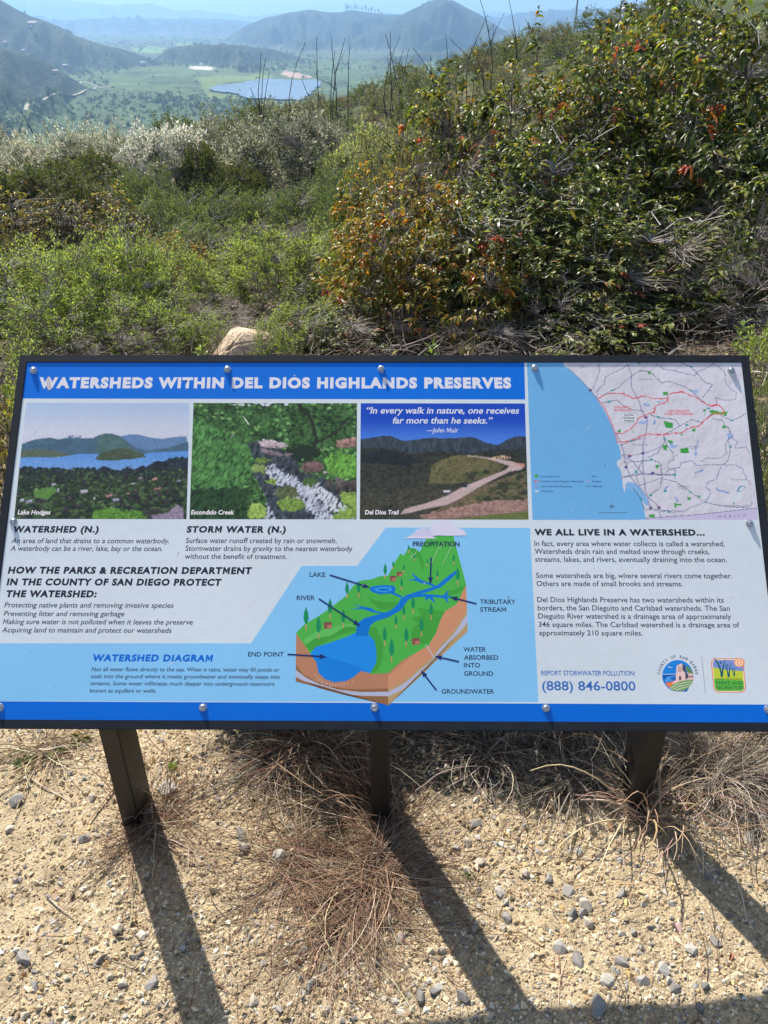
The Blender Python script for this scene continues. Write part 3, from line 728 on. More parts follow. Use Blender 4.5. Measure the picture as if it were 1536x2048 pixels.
# twig litter under the bushes
def litter():
    rng = np.random.default_rng(50); n = 7000
    y = rng.uniform(3.6, 8.5, n); px = rng.uniform(-80, 1620, n)
    x = CAM[0]+(px-768)/FPX*y/.92
    d = rng.normal(0, 1, (n, 3)); d[:, 2] = np.abs(d[:, 2])*.5; d = nrm(d); L_ = rng.uniform(.05, .22, n)[:, None]
    p0 = np.stack([x, y, ground_z(x, y)+rng.uniform(0, .10, n)], 1)
    t = np.linspace(0, 1, 4)[None, :, None]
    P = p0[:, None]+d[:, None]*L_[:, None]*t+rng.normal(0, .006, (n, 4, 3))
    V, F, C = tubes(P, np.linspace(1, .5, 4)[None]*rng.uniform(.0012, .0035, (n, 1)), palette(n, [(.35, .31, .27), (.22, .18, .14), (.12, .09, .07)], [2, 3, 2], rng, .2))
    n2 = 9000; y = rng.uniform(3.4, 8, n2); px = rng.uniform(-80, 1620, n2); x = CAM[0]+(px-768)/FPX*y/.92
    b = np.stack([x, y, ground_z(x, y)+rng.uniform(.0, .04, n2)], 1)
    q = small_leaves(b, rng.normal(0, 1, (n2, 3))*[1, 1, .3], rng.uniform(.02, .05, n2), rng.uniform(.008, .018, n2), palette(n2, [(.16, .11, .07), (.26, .19, .12), (.10, .07, .05), (.34, .28, .2)], [3, 3, 3, 1], rng, .2), rng)
    V, F, C = merge([(V, F, C), q])
    tag(link('leaf_litter', mesh_np('leaf_litter', V, F, twigm, C)), 'dry twigs and dead leaves under the bushes', kind='stuff')
litter()
def understory():
    """low green and grey ground cover filling the slope between the shrubs"""
    rng = np.random.default_rng(51); n = 20000
    y = 7.5*np.exp(rng.uniform(0, 1.2, n)); px = rng.uniform(-80, 1300, n); x = CAM[0]+(px-768)/FPX*y/.95
    k = fbm(x*.8, y*.8, 500) > -.12; x, y = x[k], y[k]; n = len(x)
    b = np.stack([x, y, ground_z(x, y)-.02], 1); d = rng.normal(0, .35, (n, 3))+[0, 0, 1]
    c = palette(n, [(.12, .16, .06), (.17, .21, .08), (.22, .19, .13), (.15, .12, .09)], [3, 2, 2, 2], rng, .2)
    V, F, C = small_leaves(b, d, rng.uniform(.12, .42, n), rng.uniform(.006, .016, n)*(y/9), c, rng)
    tag(link('ground_cover', mesh_np('ground_cover', V, F, leafs, C)), 'grey green grass and low herbs between the shrubs', kind='stuff')
understory()

# ------------------------------------------------------------------ far trees and houses
def tree_proto(seed, r, h, n, cols, wts, trunk=True, leaf=1.2):
    rng = np.random.default_rng(seed)
    u = nrm(rng.normal(0, 1, (n, 3))); rad = rng.uniform(.45, 1, n)[:, None]
    lp_ = 1+.35*fbm(u[:, 0]*2+3, u[:, 1]*2+u[:, 2], seed, 3)[:, None]
    b = u*rad*lp_*np.array([r, r, h*.42])+[0, 0, h*.6]
    V, F, C = small_leaves(b, rng.normal(0, 1, (n, 3)), rng.uniform(.6, 1.2, n)*leaf, rng.uniform(.4, .8, n)*leaf, palette(n, cols, wts, rng, .2), rng)
    cr = mesh_np('crown', V, F, leafs, C)
    P = np.array([[[0, 0, -.5], [.1, 0, h*.2], [0, .1, h*.45], [.1, .1, h*.7]]])
    V, F, C = tubes(P, np.array([[.4, .3, .2, .08]])*h/10, np.array([[.13, .10, .08]]), 6)
    return cr, mesh_np('trunk', V, F, twigm, C)
TP = [tree_proto(300+i, [4.5, 5, 4, 6][i], [8, 10, 9, 8][i], 220, [(.04, .06, .02), (.06, .085, .03), (.03, .042, .018), (.09, .11, .04)], [4, 3, 3, 1], leaf=1.5) for i in range(4)]
TP2 = [tree_proto(310+i, 3.2, 13, 110, [(.035, .05, .025), (.05, .065, .03)], [1, 1], leaf=1.6) for i in range(2)]
def far_tree(x, y, s, i, label, group, tp=TP, name='valley_tree'):
    o = empty(name, (x, y, gz(x, y)), i*1.3, label=label, cat='tree', group=group); o.scale = (s, s, s)
    cr, tr = tp[i % len(tp)]
    for nme, me in (('crown', cr), ('trunk', tr)):
        c = bpy.data.objects.new(nme, me); col.objects.link(c); c.parent = o
    o.children[0]['kind'] = 'stuff'
rt_ = np.random.default_rng(9)
for i, (px, py) in enumerate([(135, 138), (142, 144), (150, 140), (158, 147), (166, 150), (174, 148), (182, 152), (150, 150), (128, 134), (118, 130), (190, 170), (200, 174), (208, 168), (214, 172), (98, 190), (110, 188), (122, 196), (75, 210), (82, 206), (92, 214), (34, 212), (46, 214), (20, 196), (10, 200), (232, 138), (252, 136), (238, 142), (255, 142), (70, 224), (84, 226), (106, 214), (6, 236), (2, 245), (300, 122), (308, 126), (318, 124), (330, 128)]):
    P = gp(px, py, 900, 6000); far_tree(P[0], P[1], rt_.uniform(.8, 1.5), i, 'dark round tree beside the valley road' if px < 220 else 'dark round tree at the edge of the marsh', 'round trees in the valley')
for i, (px, py) in enumerate([(345, 132), (360, 133), (375, 134), (437, 137), (446, 138), (456, 138), (468, 139), (480, 139), (492, 140), (505, 140), (520, 142), (535, 143), (548, 144), (395, 132), (410, 131), (425, 133)]):
    P = gp(px, py, 900, 6000); far_tree(P[0], P[1], rt_.uniform(1.0, 1.7), i, 'dark tree at the foot of the wooded knoll', 'trees along the foot of the knoll')
for i, (px, s) in enumerate([(693, 1.5), (698, 1.2), (704, 1.0), (711, 1.4), (717, 1.1), (724, 1.2), (731, 1.5), (737, 1.0), (743, 1.3), (750, 1.0), (757, 1.1)]):
    P = at_y(px, 24, 5600); far_tree(P[0], 5600, s*1.9, i, ['first', 'second', 'third', 'fourth', 'fifth', 'sixth', 'seventh', 'eighth', 'ninth', 'tenth', 'last'][i]+' tall thin tree from the left on the far ridge crest', 'row of trees on the ridge crest', TP2, 'ridge_tree')

def woodland():
    rng = np.random.default_rng(88); n = 5200
    px = rng.uniform(-60, 900, n); py = rng.uniform(40, 232, n)
    x = []; y = []
    for a, b in zip(px, py):
        pass
    # sample in world space: valley and lower slopes
    r = np.exp(rng.uniform(math.log(1250), math.log(7500), n*4)); az = rng.uniform(-.50, .14, n*4)
    X_, Y_ = np.sin(az)*r/np.cos(az), r; Z_ = ground_z(X_, Y_)
    qx, qy = project(np.stack([X_, Y_, Z_], 1))
    dens = sm(-.15, .35, fbm(X_/160, Y_/160, 91, 3))
    wooded = inpoly(qx, qy, [(0, 215), (60, 226), (200, 190), (225, 175), (300, 185), (380, 192), (470, 200), (560, 205), (560, 240), (0, 260)])
    road_s = (dline(qx, qy, [(52, 222), (57, 208), (75, 202), (100, 196), (160, 186), (192, 176)]) < 6)
    knoll = inpoly(qx, qy, [(310, 115), (400, 90), (520, 94), (640, 125), (620, 142), (420, 135), (300, 132)])
    town = inpoly(qx, qy, [(130, 48), (520, 44), (480, 88), (300, 92), (240, 130), (130, 130), (100, 60)])
    leftb = inpoly(qx, qy, [(0, 45), (60, 60), (130, 100), (230, 125), (225, 165), (170, 165), (60, 110), (0, 90)])
    marsh = inpoly(qx, qy, [(215, 172), (230, 132), (420, 136), (560, 146), (760, 146), (760, 200), (480, 200), (380, 186), (300, 178)])
    p = np.where(wooded, .9, 0)+np.where(knoll, 1., 0)+np.where(town, .8, 0)+np.where(marsh, .0, 0)+np.where(leftb, .8, 0)
    p = np.where(road_s, 0, np.where(marsh, .035, np.maximum(p, .14)))
    k = (rng.random(len(p)) < p*(.35+.65*dens)) & (qx > -60) & (qx < 900)
    X_, Y_, Z_, r = X_[k], Y_[k], Z_[k], r[k]
    n = len(X_); q = 16
    s = rng.lognormal(math.log(3.2), .4, n)*(1+.25*(r > 3800))
    u = nrm(rng.normal(0, 1, (n, q, 3))); u[..., 2] = np.abs(u[..., 2])
    b = np.stack([X_, Y_, Z_], 1)[:, None]+u*s[:, None, None]*rng.uniform(.5, 1, (n, q, 1))*[1, 1, 1.1]
    c = palette(n, [(.045, .065, .025), (.06, .085, .032), (.085, .12, .04), (.03, .045, .02)], [4, 3, 2, 3], rng, .2)
    C = np.repeat(c, q, 0)*rng.uniform(.7, 1.35, (n*q, 1))
    L_ = np.repeat(s, q)*.8
    V, F, C = small_leaves(b.reshape(-1, 3), rng.normal(0, 1, (n*q, 3)), L_, L_*.75, C, rng)
    print('woodland', n, len(F))
    tag(link('woodland', mesh_np('woodland', V, F, leafs, C)), 'scattered trees and scrub over the valley and lower hills', kind='stuff')
woodland()

wallm = mat('house_wall', .8, .2, color=(.78, .76, .70)); roofm = mat('house_roof', .8, .2, color=(.50, .42, .36)); winm = mat('house_window', .2, .5, color=(.05, .06, .07))
def house_mesh():
    w = box_mesh('wall', -9, 9, -5, 5, -3, 4.5, wallm)
    r = bpy.data.meshes.new('roof'); r.from_pydata([(-9.8, -5.8, 4.4), (9.8, -5.8, 4.4), (9.8, 5.8, 4.4), (-9.8, 5.8, 4.4), (-7, 0, 7.2), (7, 0, 7.2)], [], [(0, 1, 5, 4), (1, 2, 5), (2, 3, 4, 5), (3, 0, 4), (3, 2, 1, 0)]); r.materials.append(roofm)
    v = box_mesh('window', -1.3, 1.3, -.1, .1, -1, 1, winm)
    return w, r, v
HM = house_mesh()
for i, (px, py, s, lab) in enumerate([(67, 52, 1.7, 'white house on the shoulder of the left hill'), (148, 60, 1.0, 'small white house on the right flank of the left hill'), (131, 134, .9, 'white house among the trees above the valley road'), (112, 146, .7, 'small pale house left of the roadside trees'),
        (12, 88, .8, 'small white house at the left edge, upper of the pair'), (48, 104, .8, 'small white house low on the left hill'), (313, 51, 1.7, 'white building in the hazy town across the valley'), (286, 129, 1.0, 'pale house by the marsh edge'),
        (262, 60, 1.2, 'pale building in the hazy town, left of the white one'), (408, 62, 1.4, 'pale building in the hazy town below the far mountains'), (352, 66, 1.2, 'low pale building in the middle of the hazy town'), (228, 74, 1.1, 'pale house at the left edge of the hazy town'),
        (440, 78, 1.2, 'pale house at the foot of the long ridge'), (376, 78, 1.0, 'small pale house above the green field'), (402, 132, .8, 'pale boathouse on the lake shore'), (605, 96, .7, 'tiny pale house on the slope below the long ridge')]):
    P = gp(px, py, 900, 9000); o = empty('distant_house', (P[0], P[1], gz(P[0], P[1])+1.5), rt_.uniform(-.6, .6), label=lab, cat='house'); o.scale = (s, s, s)
    for nme, me in (('wall', HM[0]), ('roof', HM[1])):
        c = bpy.data.objects.new(nme, me); col.objects.link(c); c.parent = o
    for wx in (-5.5, 0, 5.5):
        c = bpy.data.objects.new('window', HM[2]); col.objects.link(c); c.parent = o; c.location = (wx, -5, 1.8)
# ------------------------------------------------------------------ the sign
TILT = math.radians(44.184)
B0 = np.array([0, 1.08318, .5414]); UPV = np.array([0, math.cos(TILT), math.sin(TILT)]); NV = np.array([0, -math.sin(TILT), math.cos(TILT)])
LEN = .7418
def pp(px, py):
    """photo pixel -> panel coordinates (metres across from the middle, metres up the slope)"""
    d = ray(px, py); k = ((B0-CAM)@NV)/(d@NV); P = CAM+k*d-B0
    return float(P[0]), float(P[1]*UPV[1]+P[2]*UPV[2])
def pinv(s, t):
    P = B0[None]+np.stack([s, 0*s, 0*s], -1)+t[..., None]*UPV
    return project(P)
sign = empty('information_sign', (0, 1.335, gz(0, 1.335)), label='wide tilted black framed information sign about watersheds on three dark posts', cat='sign')
SM = Matrix(((1, 0, 0, B0[0]), (0, UPV[1], NV[1], B0[1]), (0, UPV[2], NV[2], B0[2]), (0, 0, 0, 1)))   # panel axes -> world
bpy.context.view_layer.update()
SINV = sign.matrix_world.inverted()
def on_panel(o, parent=None):
    o.parent = parent if parent is not None else sign
    if parent is None: o.matrix_local = SINV @ SM
    return o
printm = mat('print', .36, .42, attr='col', mottle=[(2.5, .05), (60, .02)], bump=[(14, .04, .002), (3, .05, .006)])
def P_(r, g, b, w=(206, 220, 231)):
    return srgb(r, g, b)/srgb(*w)*.92
PAPER = P_(201, 220, 232)
# panel slab
pm_ = box_mesh('panel', -.7365, .7365, .0105, LEN-.0165, -.006, 0, printm)
a = pm_.color_attributes.new('col', 'FLOAT_COLOR', 'POINT'); a.data.foreach_set('color', np.tile([*PAPER, 1], len(pm_.vertices)).astype(np.float32))
panel = on_panel(link('panel', pm_))
panel['label'] = 'glossy printed panel with map, photographs and a block diagram'
blackm = mat('powder_coat', .42, .45, color=(.018, .020, .024), mottle=[(25, .2)], bump=[(400, .15, .0006), (40, .1, .001)])
def prism(name, poly, axis_pts, mt):
    """extrude a closed 2-d section between two mitred ends; poly rows are lists of (end a, end b) points"""
    me = bpy.data.meshes.new(name); n = len(poly); V = [p[0] for p in poly]+[p[1] for p in poly]
    F = [(i, (i+1) % n, n+(i+1) % n, n+i) for i in range(n)]+[tuple(range(n))[::-1], tuple(range(n, 2*n))]
    me.from_pydata(V, [], F); me.validate(); me.update(); me.materials.append(mt)
    import bmesh
    bm = bmesh.new(); bm.from_mesh(me); bmesh.ops.recalc_face_normals(bm, faces=bm.faces[:])
    bmesh.ops.bevel(bm, geom=[e for e in bm.edges if e.calc_length() > .1], offset=.0012, segments=2, affect='EDGES'); bm.to_mesh(me); bm.free()
    return me
ZT, ZB, FW = .0016, -.024, .0165
# section: (inward distance from the outer edge, z)
sec = [(0, ZB), (0, ZT), (FW, ZT), (FW, -.0066), (FW-.006, -.0066), (FW-.006, ZB)]
x0, x1, t0, t1 = -.75, .75, -.0045, LEN
def rail(side):
    out = []
    for d, z in sec:
        if side == 'top': a_, b_ = (x0+d, t1-d, z), (x1-d, t1-d, z)
        if side == 'bot': a_, b_ = (x0+d, t0+d, z), (x1-d, t0+d, z)
        if side == 'lef': a_, b_ = (x0+d, t0+d, z), (x0+d, t1-d, z)
        if side == 'rig': a_, b_ = (x1-d, t0+d, z), (x1-d, t1-d, z)
        out.append((a_, b_))
    return out
for s_ in ('top', 'bot', 'lef', 'rig'):
    on_panel(link('frame_rail', prism('frame_rail', rail(s_), None, blackm)))
# posts
for xc in (-.602, -.006, .598):
    y0_, y1_ = 1.285, 1.385; w_ = .0215
    zb = gz(xc, 1.33)-.12
    zt = lambda yy: B0[2]+(yy-B0[1])*math.tan(TILT)-.010/math.cos(TILT)
    V = []
    for (xx, yy) in ((xc-w_, y0_), (xc+w_, y0_), (xc+w_, y1_), (xc-w_, y1_)):
        V.append((xx, yy-1.335, zb-sign.location[2]))
    for (xx, yy) in ((xc-w_, y0_), (xc+w_, y0_), (xc+w_, y1_), (xc-w_, y1_)):
        V.append((xx, yy-1.335, zt(yy)-sign.location[2]))
    me = bpy.data.meshes.new('post'); me.from_pydata(V, [], [(3, 2, 1, 0), (4, 5, 6, 7), (0, 1, 5, 4), (1, 2, 6, 5), (2, 3, 7, 6), (3, 0, 4, 7)])
    bm = bmesh.new(); bm.from_mesh(me); bmesh.ops.bevel(bm, geom=[e for e in bm.edges if abs(e.verts[0].co.z-e.verts[1].co.z) > .3], offset=.003, segments=3, affect='EDGES'); bm.to_mesh(me); bm.free()
    me.materials.append(mat('post_paint', .5, .4, color=(.009, .009, .009), mottle=[(18, .3), (4, .2)], bump=[(300, .2, .0006)]))
    link('post', me, sign)
    # bracket plate that carries the panel on the post
    bq = box_mesh('bracket', xc-.03, xc+.03, .03, .45, -.0102, -.0066, blackm)
    on_panel(link('bracket', bq))
# bolts
steel = mat('bolt_steel', .28, .5, color=(.62, .63, .64), metal=.85, bump=[(600, .3, .0004)])
def bolt_mesh():
    bm = bmesh.new()
    def cyl(r1, r2, z0, z1, n=20, rot=0):
        r = bmesh.ops.create_cone(bm, cap_ends=True, segments=n, radius1=r1, radius2=r2, depth=z1-z0)
        for v in r['verts']:
            v.co.z += (z0+z1)/2; v.co.xy = (v.co.x*math.cos(rot)-v.co.y*math.sin(rot), v.co.x*math.sin(rot)+v.co.y*math.cos(rot))
    cyl(.0078, .0072, 0, .0012); cyl(.0060, .0058, .0012, .0044, 6, .3); cyl(.0052, .0034, .0044, .0054, 16); cyl(.0028, .0022, .0054, .0066, 12)
    me = bpy.data.meshes.new('bolt'); bm.to_mesh(me); bm.free(); me.materials.append(steel); return me
BM = bolt_mesh(); rb = random.Random(3)
for bx_, by_ in [(67, 741), (455, 739), (762, 738), (1069, 736), (1462, 741), (27, 1043), (1499, 1047), (0, 1415), (406, 1415), (749, 1415), (1092, 1416), (1536, 1419)]:
    s, t = pp(bx_, by_); o = link('bolt', BM, panel); o.location = (s, t, .0003); o.rotation_euler = (rb.uniform(-.08, .08), rb.uniform(-.08, .08), rb.uniform(0, 6))

# ---- print helpers
Z1, Z2, Z3 = .00002, .00004, .00006
ST = 1.2e-6
def polys(name, items, z, parent=panel, label=None):
    """items: (list of photo pixels, colour) painted in order, each a hair above the last"""
    V, F, C = [], [], []
    for i, (pts, c) in enumerate(items):
        k = len(V)
        for a_, b_ in pts:
            s, t = pp(a_, b_); V.append((s, t, z+i*ST)); C.append((*c, 1))
        F.append(list(range(k, len(V))))
    me = bpy.data.meshes.new(name); me.from_pydata(V, [], F); me.update()
    # every face towards +z
    bm = bmesh.new(); bm.from_mesh(me)
    for f in bm.faces:
        if f.normal.z < 0: f.normal_flip()
    bm.to_mesh(me); bm.free()
    a = me.color_attributes.new('col', 'FLOAT_COLOR', 'POINT'); a.data.foreach_set('color', np.array(C, np.float32).ravel())
    me.materials.append(printm); o = link(name, me, parent)
    if label: o['label'] = label
    return o
def raster(name, quad, nx, ny, paint, z, parent=panel, label=None):
    """print made of small coloured cells: quad = photo corners TL TR BR BL; paint(PX, PY) -> rgb"""
    q = np.array([pp(*c) for c in quad]); u = np.linspace(0, 1, nx)[None, :, None]; v = np.linspace(0, 1, ny)[:, None, None]
    S = (q[0]*(1-u)+q[1]*u)*(1-v)+(q[3]*(1-u)+q[2]*u)*v
    PX, PY = pinv(S[..., 0], S[..., 1])
    C = paint(PX, PY)
    if name == 'printed_photo':         # print softness and grain
        Q = np.pad(C, ((1, 1), (1, 1), (0, 0)), mode='edge'); C = sum(Q[i:i+C.shape[0], j:j+C.shape[1]]*k for i, a in enumerate((.22, .56, .22)) for j, b in enumerate((.22, .56, .22)) for k in (a*b,))
        g = fbm(PX/1.6, PY/1.6, 700, 2)*.30*sm(.02, .2, 1.2-C.max(-1))*np.where(PY > 875, 1, .25 if paint is not paint_creek else 1); C = np.clip(C*(1+g[..., None])+.006, .003, .9)
    V = np.concatenate([S, np.full(S.shape[:2]+(1,), z)], -1).reshape(-1, 3)
    i = np.arange(nx*ny).reshape(ny, nx)
    F = np.stack([i[1:, :-1], i[1:, 1:], i[:-1, 1:], i[:-1, :-1]], -1).reshape(-1, 4)
    o = link(name, mesh_np(name, V, F, printm, C.reshape(-1, 3)), parent)
    if label: o['label'] = label
    return o
_inkm = {}
def ink(c):
    k = tuple(np.round(c, 4))
    if k not in _inkm: _inkm[k] = mat('ink_%d' % len(_inkm), .36, .4, color=k)
    return _inkm[k]
def glyphs(s, bold, sp, ital):
    def run(off, drop_m):
        cu = bpy.data.curves.new('t', 'FONT'); cu.body = s; cu.offset = off; cu.space_character = sp; cu.resolution_u = 3
        cu.materials.append(printm); cu.materials.append(blackm)
        for k, ch in enumerate(s):
            if ch == 'M': cu.body_format[k].material_index = 1
        ob = bpy.data.objects.new('t', cu); col.objects.link(ob); bpy.context.view_layer.update()
        me = bpy.data.meshes.new_from_object(ob.evaluated_get(bpy.context.evaluated_depsgraph_get())); bpy.data.objects.remove(ob)
        return me
    me = run(bold, True)
    if bold > 0 and 'M' in s:
        m0 = run(0, False); faces = [p for p in m0.polygons if p.material_index == 1]; groups = []
        par = {v: v for p in faces for v in p.vertices}
        def root(a):
            while par[a] != a: a = par[a]
            return a
        for p in faces:
            for v in p.vertices[1:]: par[root(v)] = root(p.vertices[0])
        isl = {}
        for v in par: isl.setdefault(root(v), []).append((m0.vertices[v].co.x, m0.vertices[v].co.y))
        groups = [sorted(g) for g in isl.values()]
        bm = bmesh.new(); bm.from_mesh(me)
        bmesh.ops.delete(bm, geom=[f for f in bm.faces if f.material_index == 1], context='FACES')
        for g in groups:
            a_, b_ = g[0][0]-bold, g[-1][0]+bold
            for (xa_, xb_) in ([(a_, b_)] if True else []):
                h = max(q[1] for q in g)+bold; y0_ = -bold; t = .078+2*bold; xc = (xa_+xb_)/2; xa_ += .03; xb_ -= .03
                ya = .30*h+.9*t; yb = ya-1.75*t if ya-1.75*t > y0_ else y0_; e = .04
                hb = h-1.8*t
                pts = [(xa_, y0_), (xa_, h), (xa_+t*.95, h), (xc, ya), (xb_-t*.95, h), (xb_, h), (xb_, y0_), (xb_-t, y0_), (xb_-t, hb), (xc+e, yb), (xc-e, yb), (xa_+t, hb), (xa_+t, y0_)]
                bm.faces.new([bm.verts.new((x, y, 0)) for x, y in pts][::-1])
        bm.to_mesh(me); bm.free()
    n = len(me.vertices); co = np.zeros(n*3, np.float32); me.vertices.foreach_get('co', co); co = co.reshape(-1, 3)
    co[:, 0] += ital*co[:, 1]
    return me, co
def text(s, xa, xb, yb, cap, c, bold=0., ital=0., z=None, parent=panel, name='lettering', rot=0., sp=1.):
    if z is None: z = Z3
    me, co = glyphs(s, bold, sp, ital)
    for p in me.polygons: p.material_index = 0
    s0, t0_ = pp(xa, yb); s1, t1_ = pp(xb, yb); ch = pp(xa, yb-cap)[1]-t0_
    tm = (t0_+t1_)/2 if rot == 0 else t0_
    mn, mxx = co[:, 0].min(), co[:, 0].max()
    caph = .66 + bold*2
    X_ = (co[:, 0]-mn)/(mxx-mn)*(s1-s0); Y_ = (co[:, 1]+bold)*ch/caph
    co[:, 0] = s0+X_*math.cos(rot)-Y_*math.sin(rot); co[:, 1] = tm+X_*math.sin(rot)+Y_*math.cos(rot); co[:, 2] = z
    me.vertices.foreach_set('co', co.ravel()); me.update(); me.materials.clear(); me.materials.append(ink(c))
    me.name = name
    return link(name, me, parent)

BLUE = P_(2, 110, 220); BLUE2 = P_(0, 104, 214); LBLUE = P_(128, 197, 244); NAVY = P_(44, 52, 74); DARK = P_(34, 38, 58); WHITE = P_(214, 226, 238)
sky2 = P_(112, 178, 232)
polys('title_band', [([(46, 722), (1048.5, 722), (1050.5, 799), (43, 797)], BLUE)], Z1, label='bright blue title band')
polys('blue_field', [([(-14, 1286.5), (502, 1286.5), (603, 1132), (714, 1132), (772, 1055), (1060, 1056), (1077, 1404), (-40, 1402)], LBLUE)], Z1, label='pale blue field behind the diagram')
polys('bottom_band', [([(-40, 1402.5), (1580, 1409.3), (1590, 1446), (-50, 1441)], BLUE2)], Z2, label='blue band along the lower edge')

# ---- small painter for the printed photographs
def lerp(a, b, w): return a*(1-w[..., None])+b*w[..., None]
def paint_lake(PX, PY):
    X_, Y_ = (PX)/.35156, (PY-700)/.35156
    C = lerp(P_(168, 196, 238), P_(196, 208, 240), sm(300, 480, Y_))
    n = fbm(X_/40, Y_/25, 1, 4); n2 = fbm(X_/12, Y_/8, 2, 4); n3 = fbm(X_/5, Y_/4, 4, 2)
    def put(m, c):
        nonlocal C
        C = np.where(m[..., None], c, C)
    edge = Y_+3*n2
    put(inpoly(X_, edge, [(690, 490), (740, 479), (790, 480), (850, 497), (920, 507), (1000, 493), (1060, 490), (1080, 600), (690, 600)]), P_(96, 132, 176)*(1+.1*n2)[..., None])
    put(inpoly(X_, edge, [(100, 545), (150, 525), (200, 508), (290, 498), (330, 508), (390, 498), (470, 502), (530, 500), (560, 485), (600, 474), (640, 476), (680, 488), (720, 520), (780, 560), (860, 570), (960, 555), (1070, 520), (1080, 600), (100, 610)]), (P_(70, 104, 128)*(1+.28*n+.15*n2)[..., None]))
    put(inpoly(X_, edge, [(560, 488), (600, 474), (640, 476), (690, 500), (740, 545), (820, 600), (600, 600), (540, 600)]), (P_(76, 110, 112)*(1+.25*n+.2*n2)[..., None]))
    put(inpoly(X_, edge, [(105, 575), (200, 562), (300, 570), (380, 588), (430, 600), (440, 606), (300, 612), (105, 616)]), P_(86, 104, 90)*(1+.3*n2)[..., None])
    w = inpoly(X_, Y_, [(100, 612), (330, 610), (460, 590), (560, 590), (620, 612), (800, 600), (850, 585), (1080, 574), (1080, 720), (90, 720)])
    put(w, lerp(P_(92, 150, 220), P_(112, 160, 222), sm(590, 690, Y_)))
    put(inpoly(X_, edge, [(540, 618), (570, 588), (640, 565), (700, 556), (760, 575), (815, 592), (835, 608), (740, 622), (640, 630), (560, 628)]), P_(72, 88, 70)*(1+.5*n2)[..., None])
    top = 668+20*n+12*n2 - 60*sm(750, 1040, X_)
    f = Y_ > top
    base = lerp(P_(40, 52, 60), P_(44, 62, 42), sm(650, 800, Y_))
    put(f, base*np.clip(1+1.1*n2+.7*n3+.3*n, .15, 3)[..., None])
    rng = np.random.default_rng(5)
    for _ in sorted(rng.uniform(680, 965, 900)):
        cx, cy = rng.uniform(90, 1075), _; r = rng.uniform(6, 19)*(.5+(cy-650)/420)
        m_ = ((X_-cx)**2/(r*r)+(Y_-cy)**2/(r*r*.6) < 1+.8*n3) & f
        c = P_(*[(44, 62, 40), (58, 84, 50), (30, 40, 38), (72, 96, 62), (52, 50, 56)][rng.integers(5)]); C = np.where(m_[..., None], c*np.clip(1+.7*n3-.75*(Y_-cy)/r+.3*(cx-X_)/r, .18, 2.2)[..., None], C)
    for (cx, cy, w_, h_, c) in [(480, 805, 32, 12, (200, 205, 225)), (620, 830, 28, 9, (190, 140, 150)), (660, 853, 26, 13, (170, 180, 205)), (895, 790, 30, 7, (190, 130, 130)), (760, 760, 14, 6, (200, 200, 215)), (1015, 745, 22, 7, (150, 150, 180)), (165, 862, 30, 14, (160, 165, 185)), (125, 855, 20, 12, (190, 200, 215)), (330, 800, 8, 18, (200, 205, 220)), (880, 735, 22, 10, (200, 160, 150)), (205, 795, 12, 12, (160, 190, 130)), (535, 845, 8, 8, (220, 225, 235)), (305, 765, 18, 7, (185, 195, 200)), (800, 728, 16, 10, (160, 150, 165)), (730, 818, 16, 8, (170, 130, 130))]:
        m_ = (abs(X_-cx+4*n3) < w_*.62) & (abs(Y_-cy+.12*(X_-cx)+5*n2) < h_*.62); C = np.where(m_[..., None], P_(*c)*np.where(Y_ > cy, .62, 1.0)[..., None]*(1+.35*n3)[..., None], C)
    put(inpoly(X_, Y_+8*n2, [(190, 800), (300, 775), (325, 800), (270, 850), (200, 840)]), P_(88, 134, 66)*(1+.3*n3)[..., None])
    put(inpoly(X_, Y_+8*n2, [(860, 940), (950, 930), (1010, 880), (1040, 900), (1045, 965), (870, 965)]), P_(140, 130, 155)*(1+.4*n2)[..., None])
    put(inpoly(X_, Y_+14*n2, [(520, 965), (540, 910), (610, 895), (700, 910), (800, 915), (840, 965)]), P_(84, 132, 52)*np.clip(1+1.2*n3+.8*n2, .2, 2)[..., None])
    rr = (X_ > 388) & (X_ < 462) & (Y_ > 486+4*n3) & (Y_ < 502); put(rr & (n3 > -.2), P_(80, 110, 150))
    return np.clip(C, .002, .9)
